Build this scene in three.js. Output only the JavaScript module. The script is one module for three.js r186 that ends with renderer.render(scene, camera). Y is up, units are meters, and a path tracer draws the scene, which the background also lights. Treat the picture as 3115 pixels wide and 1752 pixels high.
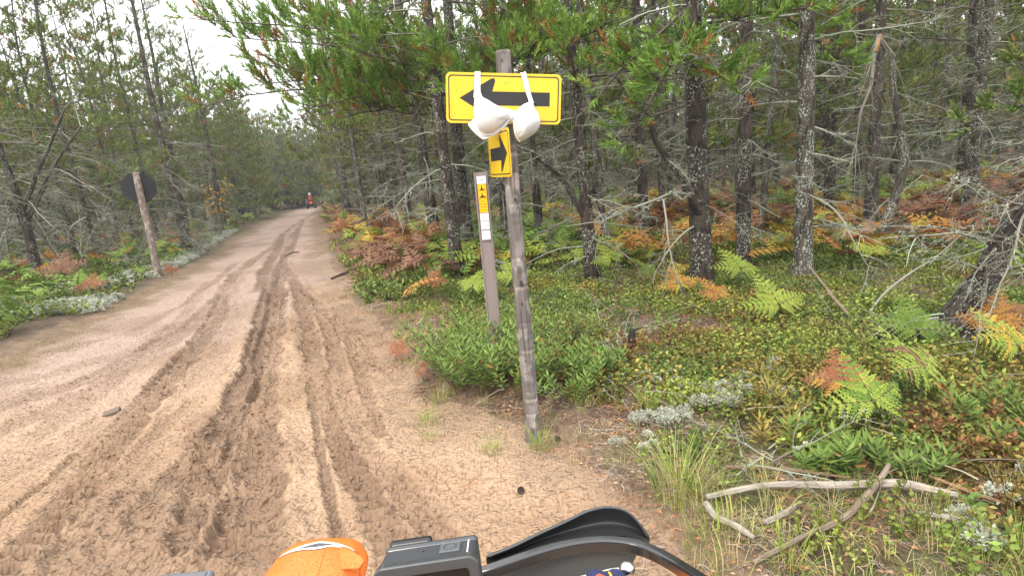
import * as THREE from 'three';
import { mergeGeometries } from 'three/addons/utils/BufferGeometryUtils.js';
import { RoundedBoxGeometry } from 'three/addons/geometries/RoundedBoxGeometry.js';
import { MarchingCubes } from 'three/addons/objects/MarchingCubes.js';

// ---------------------------------------------------------------- camera, sky, sun, exposure
const scene = new THREE.Scene();
const camera = new THREE.PerspectiveCamera(56.8, 1024 / 575, 0.03, 600);
camera.rotation.order = 'YXZ';
camera.position.set(0, 1.6, 0);
camera.rotation.set(THREE.MathUtils.degToRad(-11.7), 0, THREE.MathUtils.degToRad(-4.7));

const renderer = new THREE.WebGLRenderer({ antialias: true });
renderer.toneMapping = THREE.LinearToneMapping;
renderer.toneMappingExposure = 2.08;
renderer.shadowMap.enabled = true;

// an overcast sky: bright grey cloud, brighter overhead, with broad soft cloud texture
const SKY = (() => {
  const w = 256, h = 128, d = new Float32Array(w * h * 4);
  for (let j = 0; j < h; j++) for (let i = 0; i < w; i++) {
    const el = ((j + 0.5) / h - 0.5) * Math.PI, s = Math.sin(el), az = (i / w) * Math.PI * 2;
    const c = 0.05 * Math.sin(az * 3 + Math.sin(el * 5) * 1.3) * Math.cos(el) + 0.04 * Math.sin(az * 7 + el * 9) * Math.cos(el);
    const L = s > 0 ? (0.86 + 0.62 * s) * (1 + c) : 0.35;
    const k = (j * w + i) * 4;
    d[k] = L * 0.985; d[k + 1] = L * 0.995; d[k + 2] = L * 1.02; d[k + 3] = 1;
  }
  const t = new THREE.DataTexture(d, w, h, THREE.RGBAFormat, THREE.FloatType);
  t.mapping = THREE.EquirectangularReflectionMapping; t.magFilter = THREE.LinearFilter; t.minFilter = THREE.LinearFilter;
  t.colorSpace = THREE.LinearSRGBColorSpace; t.needsUpdate = true;
  return t;
})();
scene.background = SKY; scene.environment = SKY;
const sun = new THREE.DirectionalLight(0xfff4e4, 1.5);
sun.position.set(-18, 40, 22); sun.target.position.set(0, 0, -6);
sun.castShadow = true; sun.shadow.radius = 28; sun.shadow.mapSize.set(4096, 4096);
Object.assign(sun.shadow.camera, { left: -40, right: 40, top: 45, bottom: -45, near: 1, far: 140 });
scene.add(sun, sun.target);

// damp autumn air: far trees pale a little
scene.fog = new THREE.FogExp2(0xe4eaea, 0.0013);

// ---------------------------------------------------------------- helpers
function rng32(a) { return () => { a |= 0; a = a + 0x6D2B79F5 | 0; let t = Math.imul(a ^ a >>> 15, 1 | a); t = t + Math.imul(t ^ t >>> 7, 61 | t) ^ t; return ((t ^ t >>> 14) >>> 0) / 4294967296; }; }
let R = rng32(7);
const rr = (a, b) => a + (b - a) * R();
const pick = a => a[Math.floor(R() * a.length) % a.length];
const clamp = (x, a = 0, b = 1) => Math.min(b, Math.max(a, x));
const smooth = (a, b, x) => { const t = clamp((x - a) / (b - a)); return t * t * (3 - 2 * t); };
const lerp = (a, b, t) => a + (b - a) * t;
const mix3 = (a, b, t) => [lerp(a[0], b[0], t), lerp(a[1], b[1], t), lerp(a[2], b[2], t)];
const V = (x, y, z) => new THREE.Vector3(x, y, z);
function hash(x, y, s) { let h = Math.imul(x, 374761393) + Math.imul(y, 668265263) + Math.imul(s, 2147483647 ^ 0x5bd1e995); h = Math.imul(h ^ h >>> 13, 1274126177); return ((h ^ h >>> 16) >>> 0) / 4294967296; }
function vnoise(x, y, s = 0, px = 0, py = 0) {
  const xi = Math.floor(x), yi = Math.floor(y), fx = x - xi, fy = y - yi, u = fx * fx * (3 - 2 * fx), v = fy * fy * (3 - 2 * fy);
  const m = (a, p) => p ? ((a % p) + p) % p : a;
  const a = hash(m(xi, px), m(yi, py), s), b = hash(m(xi + 1, px), m(yi, py), s), c = hash(m(xi, px), m(yi + 1, py), s), d = hash(m(xi + 1, px), m(yi + 1, py), s);
  return a + (b - a) * u + (c - a) * v + (a - b - c + d) * u * v;
}
function fbm(x, y, o = 4, s = 0, px = 0, py = 0) { let t = 0, a = 0.5, n = 0; for (let k = 0; k < o; k++) { t += a * vnoise(x, y, s + k, px, py); n += a; x *= 2; y *= 2; px *= 2; py *= 2; a *= 0.5; } return t / n; }

const taken = new Map();
function numbered(name) { const n = taken.get(name) || 0; taken.set(name, n + 1); return n ? name + '_' + String(n).padStart(3, '0') : name; }
function tag(o, label, category, group, kind) { if (label) o.userData.label = label; if (category) o.userData.category = category; if (group) o.userData.group = group; if (kind) o.userData.kind = kind; return o; }
function shade(o) { o.castShadow = true; o.receiveShadow = true; return o; }
function thing(name, label, category, pos = [0, 0, 0], group) { const g = new THREE.Group(); g.name = numbered(name); g.position.set(...pos); tag(g, label, category, group); scene.add(g); return g; }
function part(name, geo, mat, parent, label) { const m = shade(new THREE.Mesh(geo, mat)); m.name = name; if (label) m.userData.label = label; parent.add(m); return m; }
function top(name, geo, mat, label, category, group, kind) { const m = shade(new THREE.Mesh(geo, mat)); m.name = numbered(name); tag(m, label, category, group, kind); scene.add(m); return m; }
function copy(src, label, group) { const c = src.clone(); c.name = numbered(src.userData.base || src.name.replace(/_\d{3}$/, '')); c.userData = { ...src.userData }; if (label) c.userData.label = label; if (group) c.userData.group = group; scene.add(c); return c; }

// geometry collector: tubes, leaves and needles with vertex colours
class GB {
  constructor() { this.p = []; this.c = []; this.u = []; this.i = []; }
  get n() { return this.p.length / 3; }
  vert(x, y, z, c, u = 0, v = 0) { this.p.push(x, y, z); this.c.push(c[0], c[1], c[2]); this.u.push(u, v); return this.p.length / 3 - 1; }
  tube(pts, rad, sides, col, wrap = 1, cap = true) {
    let prev = -1, len = 0, ref = V(0, 0, 1); const P = pts.length;
    for (let k = 0; k < P; k++) {
      const a = pts[Math.max(0, k - 1)], b = pts[Math.min(P - 1, k + 1)], t = b.clone().sub(a).normalize();
      if (k) len += pts[k].distanceTo(pts[k - 1]); else if (Math.abs(t.z) > 0.9) ref = V(1, 0, 0);
      const s = ref.clone().addScaledVector(t, -ref.dot(t)); if (s.lengthSq() < 1e-6) s.set(1, 0, 0); s.normalize();
      const q = t.clone().cross(s); ref = s;
      const r = typeof rad === 'function' ? null : rad[k], cc = typeof col === 'function' ? col(k / (P - 1), k) : col, base = this.n;
      for (let j = 0; j <= sides; j++) {
        const an = j / sides * Math.PI * 2, rj = r === null ? rad(k / (P - 1), an % (Math.PI * 2), k) : r, cs = Math.cos(an) * rj, sn = Math.sin(an) * rj;
        this.vert(pts[k].x + s.x * cs + q.x * sn, pts[k].y + s.y * cs + q.y * sn, pts[k].z + s.z * cs + q.z * sn, typeof cc[0] === 'function' ? cc[0](an) : cc, j / sides * wrap, len);
      }
      if (prev >= 0) for (let j = 0; j < sides; j++) { const A = prev + j, B = base + j; this.i.push(A, A + 1, B, A + 1, B + 1, B); }
      prev = base;
      if (cap && (k === 0 || k === P - 1)) { const m = this.vert(pts[k].x, pts[k].y, pts[k].z, typeof cc[0] === 'function' ? cc[0](0) : cc, 0.5, len); for (let j = 0; j < sides; j++) k ? this.i.push(m, base + j, base + j + 1) : this.i.push(m, base + j + 1, base + j); }
    }
  }
  // folded leaf: base b, direction d, width axis w, up n
  leaf(b, d, w, n, L, W, c, fold = 0.25, shape = 0.45) {
    const m = b.clone().addScaledVector(d, L * shape), t = b.clone().addScaledVector(d, L).addScaledVector(n, -L * 0.12);
    const f = W * fold;
    const i0 = this.vert(b.x, b.y, b.z, c), i1 = this.vert(m.x + w.x * W + n.x * f, m.y + w.y * W + n.y * f, m.z + w.z * W + n.z * f, c), i2 = this.vert(t.x, t.y, t.z, c), i3 = this.vert(m.x - w.x * W + n.x * f, m.y - w.y * W + n.y * f, m.z - w.z * W + n.z * f, c);
    this.i.push(i0, i1, i2, i0, i2, i3);
  }
  needle(b, d, w, L, W, c) { const i0 = this.vert(b.x - w.x * W, b.y - w.y * W, b.z - w.z * W, c), i1 = this.vert(b.x + w.x * W, b.y + w.y * W, b.z + w.z * W, c), i2 = this.vert(b.x + d.x * L, b.y + d.y * L, b.z + d.z * L, c); this.i.push(i0, i1, i2); }
  blade(b, d, bend, w, L, W, c, seg = 3) {
    let a0 = -1, a1 = -1; const up = V(0, 1, 0);
    for (let k = 0; k <= seg; k++) {
      const t = k / seg, p = b.clone().addScaledVector(up, L * (t - 0.35 * t * t * bend)).addScaledVector(d, L * bend * t * t), ww = W * (1 - t * 0.95);
      const b0 = this.vert(p.x - w.x * ww, p.y - w.y * ww, p.z - w.z * ww, c), b1 = this.vert(p.x + w.x * ww, p.y + w.y * ww, p.z + w.z * ww, c);
      if (k) this.i.push(a0, a1, b0, a1, b1, b0); a0 = b0; a1 = b1;
    }
  }
  geo(normals = true) {
    const g = new THREE.BufferGeometry();
    g.setAttribute('position', new THREE.Float32BufferAttribute(this.p, 3)); g.setAttribute('color', new THREE.Float32BufferAttribute(this.c, 3)); g.setAttribute('uv', new THREE.Float32BufferAttribute(this.u, 2));
    g.setIndex(this.n > 65535 ? new THREE.Uint32BufferAttribute(this.i, 1) : new THREE.Uint16BufferAttribute(this.i, 1));
    if (normals) g.computeVertexNormals(); return g;
  }
}
const randDir = () => { const z = rr(-1, 1), a = rr(0, 6.2832), r = Math.sqrt(1 - z * z); return V(r * Math.cos(a), z, r * Math.sin(a)); };
const perp = d => { const a = randDir(); a.addScaledVector(d, -a.dot(d)); return a.lengthSq() < 1e-5 ? V(1, 0, 0) : a.normalize(); };

// computed textures
function tex(w, h, fn, srgb = false) {
  const d = new Uint8Array(w * h * 4);
  const enc = x => Math.round(255 * (srgb ? (x <= 0.0031308 ? 12.92 * x : 1.055 * Math.pow(clamp(x), 1 / 2.4) - 0.055) : clamp(x)));
  for (let j = 0; j < h; j++) for (let i = 0; i < w; i++) { const c = fn(i / w, j / h), k = (j * w + i) * 4; d[k] = enc(c[0]); d[k + 1] = enc(c[1]); d[k + 2] = enc(c[2]); d[k + 3] = 255; }
  const t = new THREE.DataTexture(d, w, h); t.wrapS = t.wrapT = THREE.RepeatWrapping; t.magFilter = THREE.LinearFilter; t.minFilter = THREE.LinearMipmapLinearFilter; t.generateMipmaps = true;
  if (srgb) t.colorSpace = THREE.SRGBColorSpace; t.needsUpdate = true; return t;
}
function rep(t, x, y) { const c = t.clone(); c.repeat.set(x, y); c.needsUpdate = true; return c; }
const std = o => new THREE.MeshStandardMaterial({ roughness: 0.85, side: THREE.DoubleSide, ...o });
const phy = o => new THREE.MeshPhysicalMaterial({ roughness: 0.85, side: THREE.DoubleSide, ...o });
const lin = (r, g, b) => new THREE.Color().setRGB(r, g, b);

// bark: dark furrowed plates with pale lichen flecks. One tile is once round the trunk and 1 m tall.
function barkField(u, v) {
  const wv = fbm(u * 6, v * 6, 3, 11, 6, 6) - 0.5;
  const a = Math.abs(fbm(u * 9 + wv * 1.2, v * 4 + wv, 3, 3, 9, 4) - 0.5) * 2, b = Math.abs(vnoise(u * 20, v * 14 + wv * 3, 9, 20, 14) - 0.5) * 2;
  return clamp(a * 1.9) * 0.7 + b * 0.3;
}
function barkTex(lichen, base) {
  const map = tex(512, 1024, (u, v) => {
    const f = barkField(u, v), patch = smooth(0.38, 0.72, fbm(u * 4, v * 5, 3, 31, 4, 5)), fleck = smooth(0.70, 0.77, vnoise(u * 46, v * 60, 37, 46, 60) * 0.6 + vnoise(u * 92, v * 120, 41, 92, 120) * 0.4 + (patch - 0.5) * 0.26 + (lichen - 0.75) * 0.22);
    let c = mix3([base[0] * 0.3, base[1] * 0.3, base[2] * 0.3], base, smooth(0.05, 0.5, f));
    c = mix3(c, [c[0] * 1.5, c[1] * 1.3, c[2] * 1.1], vnoise(u * 12, v * 9, 53, 12, 9) * 0.6);
    return mix3(c, mix3([0.26, 0.29, 0.24], [0.42, 0.44, 0.38], vnoise(u * 30, v * 30, 57, 30, 30)), fleck * 0.9);
  }, true);
  return map;
}
const barkBump = tex(256, 512, (u, v) => { const f = barkField(u, v); return [f, f, f]; });
const M = {};
M.bark = std({ map: barkTex(0.72, [0.058, 0.046, 0.039]), bumpMap: barkBump, bumpScale: 0.018, roughness: 0.95 });
M.barkDark = std({ map: barkTex(0.52, [0.046, 0.037, 0.032]), bumpMap: barkBump, bumpScale: 0.018, roughness: 0.95 });
M.barkPale = std({ map: barkTex(1.0, [0.07, 0.062, 0.052]), bumpMap: barkBump, bumpScale: 0.014, roughness: 0.95 });
M.twig = std({ vertexColors: true, roughness: 0.95 });
M.needle = phy({ vertexColors: true, roughness: 0.7, specularIntensity: 0.35, transmission: 0.18, thickness: 0 });
M.leaf = phy({ vertexColors: true, roughness: 0.7, specularIntensity: 0.35, transmission: 0.3, thickness: 0 });
M.grass = phy({ vertexColors: true, roughness: 0.7, specularIntensity: 0.35, transmission: 0.25, thickness: 0 });

// ---------------------------------------------------------------- the ground: sand trail with ruts, forest floor either side
const EDGE_L = [[-4.5, 9], [-5.4, 2], [-5.85, -3], [-6.03, -6.02], [-6.35, -7.26], [-6.59, -8.6], [-7.17, -11.02], [-8.42, -14.62], [-11.07, -21.75], [-14.29, -31.04], [-18.51, -43.99], [-23.55, -60.46], [-23.5, -68], [-18, -76], [-6, -80]];
const EDGE_R = [[3.5, 9], [1.6, 2], [0.95, -0.6], [0.63, -1.82], [0.53, -2.1], [0.45, -2.35], [0.35, -2.74], [0.08, -3.07], [-0.18, -3.34], [-0.55, -3.6], [-0.78, -3.94], [-1.11, -4.87], [-1.54, -5.95], [-2.43, -8.23], [-3.59, -11], [-5.62, -16.28], [-8.29, -23.57], [-13.38, -38.06], [-16.0, -46], [-20.6, -60.5], [-20.0, -66], [-15.5, -72.5], [-6, -76]];
const POLY = [...EDGE_L, ...EDGE_R.slice().reverse()];
function segD(x, z, a, b) { const dx = b[0] - a[0], dz = b[1] - a[1], t = clamp(((x - a[0]) * dx + (z - a[1]) * dz) / (dx * dx + dz * dz)); return [Math.hypot(x - a[0] - dx * t, z - a[1] - dz * t), t]; }
function trailRaw(x, z) {
  let ins = false, d = 1e9;
  for (let i = 0, j = POLY.length - 1; i < POLY.length; j = i++) {
    const a = POLY[i], b = POLY[j];
    if ((a[1] > z) !== (b[1] > z) && x < (b[0] - a[0]) * (z - a[1]) / (b[1] - a[1]) + a[0]) ins = !ins;
    const q = segD(x, z, a, b)[0]; if (q < d) d = q;
  }
  return ins ? d : -d;
}
const woodSide = (x, z) => x > -2 + 0.335 * z;
const trail = (x, z) => trailRaw(x, z) + (fbm(x * 0.9, z * 0.9, 3, 71) - 0.5) * 0.55 + (vnoise(x * 6, z * 6, 73) - 0.5) * 0.12;
// ruts: [points, half width, depth, berm, lug period, lug depth]
const RUTS = [
  [[[-2.45, -1.6], [-2.53, -2.52], [-2.67, -2.86], [-2.79, -3.19], [-2.97, -3.72], [-3.17, -4.35], [-3.45, -5.21], [-3.79, -6.27], [-4.18, -7.33], [-5.09, -9.25], [-6.1, -11.77], [-6.96, -14.55], [-8.2, -18.74], [-11.65, -29.85], [-16.9, -48.05]], 0.125, 0.06, 0.04, 0.105, 0.05, 0.7],
  [[[-1.7, -2.3], [-1.91, -2.92], [-2.14, -3.57], [-2.55, -4.78], [-3.19, -6.43], [-3.82, -8.05], [-4.76, -10.62], [-6.23, -14.9], [-8.6, -21.98], [-13.9, -37.04]], 0.11, 0.085, 0.045, 0, 0, 0.9],
  [[[-1.1, -1.5], [-1.21, -2.05], [-1.41, -2.47], [-1.66, -3.11], [-2.1, -4.13], [-2.78, -5.83], [-3.64, -8.11], [-4.84, -11.11]], 0.13, 0.07, 0.04, 0.12, 0.02, 0.8],
  [[[-0.5, -1.8], [-0.74, -2.38], [-1.03, -2.91], [-1.48, -3.78], [-1.98, -4.97], [-2.75, -6.87], [-3.87, -9.45], [-5.6, -13.13], [-7.7, -18.6], [-11.6, -30.92]], 0.1, 0.05, 0.03, 0.1, 0.03, 0.65],
  [[[-0.2, -1.7], [-0.46, -2.22], [-0.72, -2.7], [-1.02, -3.15], [-1.44, -4.08], [-2.06, -5.79], [-2.83, -7.57], [-3.59, -8.99]], 0.085, 0.04, 0.03, 0.1, 0.025, 0.6],
  [[[-2.54, -3.77], [-2.25, -3.36], [-1.9, -2.87]], 0.045, 0.02, 0.01, 0.075, 0.045],
  [[[-4.68, -4.57], [-4.26, -4.95], [-4.19, -6.22], [-4.68, -8.21], [-5.68, -11.03]], 0.2, 0.02, 0.02, 0, 0],
  [[[-3.45, -3.24], [-3.25, -3.77], [-3.2, -4.67], [-3.71, -6.59]], 0.22, 0.03, 0.025, 0, 0],
  [[[-2.25, -2.27], [-2.46, -2.79], [-2.62, -3.36], [-2.7, -3.8], [-2.78, -4.27]], 0.08, 0.02, 0.045, 0, 0],
  [[[-2.05, -2.45], [-2.17, -2.95], [-2.2, -3.35], [-2.29, -3.73]], 0.1, 0.045, 0.03, 0, 0],
  [[[-5.23, -5.17], [-4.83, -5.41], [-4.47, -5.98], [-4.61, -7.25]], 0.16, 0.025, 0.02, 0, 0],
  [[[-1.75, -4.2], [-2.0, -4.8], [-2.45, -5.9], [-3.0, -7.1]], 0.09, 0.022, 0.012, 0.07, 0.02],
  [[[-3.9, -2.6], [-4.1, -3.6], [-4.0, -4.6]], 0.14, 0.02, 0.02, 0, 0],
  [[[-1.95, -3.2], [-2.2, -3.9], [-2.3, -4.5], [-2.75, -5.4], [-3.3, -6.9], [-4.2, -9.2]], 0.05, 0.05, 0.02, 0, 0],
  [[[-0.85, -2.1], [-1.25, -3.0], [-1.62, -3.9], [-1.85, -4.5]], 0.035, 0.04, 0.02, 0, 0],
  [[[-1.35, -4.6], [-1.6, -5.2], [-1.9, -6.0], [-2.5, -7.2]], 0.11, 0.03, 0.02, 0.08, 0.025],
  [[[-3.3, -2.2], [-3.6, -3.4], [-3.85, -4.6], [-4.2, -5.8], [-5.0, -8.0], [-6.3, -11]], 0.1, 0.022, 0.016, 0.09, 0.012],
  [[[-2.9, -2.3], [-3.0, -3.1], [-3.25, -4.2], [-3.55, -5.2], [-4.1, -6.8], [-5.0, -9.0]], 0.045, 0.045, 0.03, 0, 0, 0.8],
  [[[-1.5, -2.2], [-1.75, -3.0], [-2.15, -4.0], [-2.5, -5.0], [-3.1, -6.6], [-4.0, -9.0], [-5.3, -12.2]], 0.05, 0.06, 0.03, 0.09, 0.02, 0.85],
  [[[-0.95, -3.3], [-1.3, -4.2], [-1.75, -5.4], [-2.3, -6.6], [-3.1, -8.0]], 0.055, 0.035, 0.02, 0.09, 0.02, 0.6],
  [[[-2.2, -3.4], [-1.8, -2.9], [-1.45, -2.2]], 0.05, 0.04, 0.03, 0, 0, 0.8],
  [[[-4.9, -3.6], [-4.5, -4.4], [-4.3, -5.4], [-4.5, -7.0], [-5.2, -9.6]], 0.06, 0.028, 0.02, 0, 0, 0.55],
  [[[-5.6, -6.2], [-5.2, -7.0], [-5.4, -8.6], [-6.0, -10.6], [-7.2, -14]], 0.08, 0.025, 0.02, 0, 0, 0.5],
  [[[-4.4, -9.2], [-5.4, -11.6], [-6.7, -15.2], [-9.6, -23]], 0.13, 0.05, 0.03, 0, 0],
];
const RB = RUTS.map(([p, w]) => { let a = 1e9, b = -1e9, c = 1e9, d = -1e9; for (const [x, z] of p) { a = Math.min(a, x); b = Math.max(b, x); c = Math.min(c, z); d = Math.max(d, z); } return [a - w * 3, b + w * 3, c - w * 3, d + w * 3]; });
const RL = RUTS.map(([p]) => { const l = [0]; for (let i = 1; i < p.length; i++) l.push(l[i - 1] + Math.hypot(p[i][0] - p[i - 1][0], p[i][1] - p[i - 1][1])); return l; });
function inPoly(P, x, z) { let s = false; for (let i = 0, j = P.length - 1; i < P.length; j = i++) if ((P[i][1] > z) !== (P[j][1] > z) && x < (P[j][0] - P[i][0]) * (z - P[i][1]) / (P[j][1] - P[i][1]) + P[i][0]) s = !s; return s; }
const CHURN = [[-2.5, -0.9], [-2.4, -2.5], [-2.35, -3.1], [-2.4, -3.7], [-2.25, -4.1], [-1.95, -3.8], [-1.35, -2.3], [-1.05, -1.6], [-1.0, -0.9]];
function churnAt(x, z) { let d = 1e9; for (let i = 0, j = CHURN.length - 1; i < CHURN.length; j = i++) d = Math.min(d, segD(x, z, CHURN[i], CHURN[j])[0]); return smooth(-0.25, 0.2, (inPoly(CHURN, x, z) ? d : -d) + (fbm(x * 2.2, z * 2.2, 3, 5) - 0.5) * 0.7); }
const surf = { h: 0, wet: 0, t: 0 };
function ground(x, z) {
  const t = trail(x, z), inT = smooth(-0.05, 0.25, t);
  let h = (fbm(x * 0.12, z * 0.12, 3, 21) - 0.5) * 0.25 * smooth(5, 18, Math.hypot(x, z)) + (fbm(x * 0.8, z * 0.8, 3, 22) - 0.5) * 0.09;
  let wet = 0;
  if (t < 0.3) { const k = 1 - smooth(-0.4, 0.3, t); h += k * (0.045 + (fbm(x * 2.6, z * 2.6, 3, 23) - 0.35) * 0.11); }
  if (inT > 0) {
    let g = (fbm(x * 3.1, z * 3.1, 4, 24) - 0.5) * 0.035, far = Math.hypot(x, z);
    const ch = churnAt(x, z);
    if (far < 12) { const lump = fbm(x * 14, z * 14, 3, 25); g += (lump - 0.5) * (0.022 + 0.05 * ch) + (Math.abs(vnoise(x * 27, z * 27, 29) - 0.5)) * (0.012 + 0.028 * ch) - 0.02 * smooth(0.62, 0.72, fbm(x * 2.3 + 9, z * 1.1, 3, 45)) * smooth(0.4, 0.6, lump); }
    wet = ch * 0.66;
    for (let k = 0; k < RUTS.length; k++) {
      const b = RB[k]; if (x < b[0] || x > b[1] || z < b[2] || z > b[3]) continue;
      const [P, w0, dep, berm, lp, ld, damp = dep > 0.035 ? 0.95 : 0.4] = RUTS[k]; let bd = 1e9, bs = 0, side = 0;
      for (let i = 1; i < P.length; i++) { const [q, tt] = segD(x, z, P[i - 1], P[i]); if (q < bd) { bd = q; bs = RL[k][i - 1] + tt * (RL[k][i] - RL[k][i - 1]); side = (P[i][0] - P[i - 1][0]) * (z - P[i - 1][1]) - (P[i][1] - P[i - 1][1]) * (x - P[i - 1][0]); } }
      const w = w0 * (0.85 + 0.5 * (vnoise(bs * 1.3, k * 7, 31) - 0.2)), jit = (fbm(x * 7, z * 7, 2, 33) - 0.5) * w * 0.9; bd = Math.max(0, bd + jit);
      if (bd > w * 2.4) continue;
      const fade = 0.55 + 0.75 * vnoise(bs * 0.7, k * 3.3, 35);
      const f = 1 - smooth(w * 0.7, w * 1.02, bd);
      g -= (w0 < 0.09 ? 0.7 : 0.42) * dep * f * fade; g += 0.42 * berm * fade * Math.exp(-((bd - w * 1.35) ** 2) / (w * w * 0.16)) * (0.5 + vnoise(x * 9, z * 9, 39));
      if (lp && ld) { const s = Math.sin((bs + (side > 0 ? 1 : -1) * bd * 0.35) / lp * 6.2832); g += ld * f * fade * smooth(-0.2, 0.6, s) * smooth(0.15, 0.4, vnoise(bs * 1.6, k, 43)); }
      wet = Math.max(wet, clamp((1 - smooth(w * 0.85, w * 1.15, bd)) * fade * damp));
    }
    h += g * inT - 0.02 * inT;
  }
  surf.h = h; surf.wet = wet; surf.t = t; return h;
}
const gh = (x, z) => ground(x, z);
{
  const NX = 740, NZ = 860, xs = [], zs = [];
  const bx = 4.75, ax = 1.5 / 1.2, cx = -1.9;
  for (let i = 0; i <= NX; i++) { const u = i / NX * 2 - 1; xs.push(cx + ax * Math.sinh(bx * u)); }
  for (let j = 0; j <= NZ; j++) { const u = lerp(-0.86, 1.08, j / NZ); zs.push(-3.1 - 1.3 * Math.sinh(4.75 * u)); }
  const pos = new Float32Array((NX + 1) * (NZ + 1) * 3), col = new Float32Array(pos.length), uv = new Float32Array((NX + 1) * (NZ + 1) * 2), tr = new Float32Array((NX + 1) * (NZ + 1));
  const dryTan = [0.405, 0.275, 0.176], dryPink = [0.375, 0.275, 0.226], wetC = [0.18, 0.114, 0.074], litter = [0.085, 0.058, 0.038], mossy = [0.085, 0.083, 0.033], olive = [0.17, 0.115, 0.055];
  let k = 0;
  for (let j = 0; j <= NZ; j++) for (let i = 0; i <= NX; i++, k++) {
    const x = xs[i], z = zs[j], h = ground(x, z), t = surf.t, wet = surf.wet;
    pos[k * 3] = x; pos[k * 3 + 1] = h; pos[k * 3 + 2] = z; uv[k * 2] = x / 2; uv[k * 2 + 1] = z / 2; tr[k] = t;
    let c;
    const n1 = fbm(x * 1.1, z * 1.1, 4, 81), n2 = fbm(x * 5, z * 5, 3, 82);
    if (t > 0) {
      c = mix3(dryTan, dryPink, smooth(-2.2, -4.4, x + (n1 - 0.5) * 2.2) * 0.9 * smooth(0.5, -3, z + 3));
      c = mix3(c, [c[0] * 0.72, c[1] * 0.68, c[2] * 0.64], smooth(0.45, 0.7, n1) * 0.75);
      c = mix3(c, wetC, clamp(wet * (0.85 + 0.9 * (n2 - 0.4))));
      const e = smooth(0.7, 0.0, t + (n2 - 0.5) * 0.7); c = mix3(c, x < -5 ? olive : [0.24, 0.165, 0.11], e * (x < -5 ? 0.9 : 0.6));
    } else {
      c = mix3(litter, mossy, smooth(0.42, 0.66, n1)); c = mix3(c, [0.15, 0.085, 0.045], smooth(0.55, 0.75, n2) * 0.7);
      if (woodSide(x, z) && z < -3.5) c = mix3(c, [0.17, 0.092, 0.056], smooth(-2.6, -0.6, t + (n1 - 0.5) * 2) * 0.85);
      c = mix3([0.2, 0.14, 0.095], c, smooth(0, 0.35, -t + (n2 - 0.5) * 0.4));
    }
    col[k * 3] = c[0]; col[k * 3 + 1] = c[1]; col[k * 3 + 2] = c[2];
  }
  const A = [], B = [];
  for (let j = 0; j < NZ; j++) for (let i = 0; i < NX; i++) { const a = j * (NX + 1) + i, b = a + 1, c = a + NX + 1, d = c + 1; const o = tr[a] + tr[b] + tr[c] + tr[d] > 0 ? A : B; o.push(a, b, c, b, d, c); }
  const base = new THREE.BufferGeometry(); base.setAttribute('position', new THREE.BufferAttribute(pos, 3)); base.setAttribute('color', new THREE.BufferAttribute(col, 3)); base.setAttribute('uv', new THREE.BufferAttribute(uv, 2));

  const idx = new Uint32Array(A.length + B.length); idx.set(A); idx.set(B, A.length); base.setIndex(new THREE.BufferAttribute(idx, 1)); base.computeVertexNormals();
  const nor = base.attributes.normal.array;
  function sub(list) { const map = new Int32Array(pos.length / 3).fill(-1), p = [], n = [], c = [], u = [], o = new Uint32Array(list.length); let m = 0; for (let q = 0; q < list.length; q++) { const v = list[q]; if (map[v] < 0) { map[v] = m++; p.push(pos[v * 3], pos[v * 3 + 1], pos[v * 3 + 2]); n.push(nor[v * 3], nor[v * 3 + 1], nor[v * 3 + 2]); c.push(col[v * 3], col[v * 3 + 1], col[v * 3 + 2]); u.push(uv[v * 2], uv[v * 2 + 1]); } o[q] = map[v]; } const g = new THREE.BufferGeometry(); g.setAttribute('position', new THREE.Float32BufferAttribute(p, 3)); g.setAttribute('normal', new THREE.Float32BufferAttribute(n, 3)); g.setAttribute('color', new THREE.Float32BufferAttribute(c, 3)); g.setAttribute('uv', new THREE.Float32BufferAttribute(u, 2)); g.setIndex(new THREE.BufferAttribute(o, 1)); return g; }
  // damp sand: crumbs and clods
  const clod = (u, v) => { const a = fbm(u * 40, v * 40, 3, 101, 40, 40), b = Math.abs(vnoise(u * 90, v * 90, 107, 90, 90) - 0.5) * 2, c = vnoise(u * 220, v * 220, 109, 220, 220); return clamp(0.5 * a + 0.33 * Math.sqrt(b) + 0.17 * c); };
  const sandBump = tex(1024, 1024, (u, v) => { const f = clod(u, v); return [f, f, f]; });
  const sandMap = tex(1024, 1024, (u, v) => { const f = clod(u, v), g = vnoise(u * 300, v * 300, 113, 300, 300), dk = smooth(0.72, 0.8, vnoise(u * 120, v * 120, 117, 120, 120)); const s = (0.80 + 0.28 * f + 0.14 * (g - 0.5)) * (1 - 0.35 * dk); return [s, s * 0.985, s * 0.97]; }, true);
  const litBump = tex(512, 512, (u, v) => { const f = 0.6 * fbm(u * 24, v * 24, 3, 121, 24, 24) + 0.4 * vnoise(u * 90, v * 30, 125, 90, 30); return [f, f, f]; });
  const litMap = tex(512, 512, (u, v) => { const a = vnoise(u * 100, v * 26, 131, 100, 26), b = vnoise(u * 24, v * 96, 133, 24, 96), c = fbm(u * 30, v * 30, 2, 135, 30, 30); const s = 0.45 + 0.75 * a * b + 0.35 * c; return [s, s * 0.97, s * 0.92]; }, true);
  const mT = std({ vertexColors: true, map: sandMap, bumpMap: sandBump, bumpScale: 0.034, roughness: 0.96, side: THREE.FrontSide });
  const mF = std({ vertexColors: true, map: litMap, bumpMap: litBump, bumpScale: 0.03, roughness: 0.97, side: THREE.FrontSide });
  top('dirt_trail', sub(A), mT, 'rutted damp sand trail with tyre tracks winding into the pines', 'trail', null, 'structure');
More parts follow.
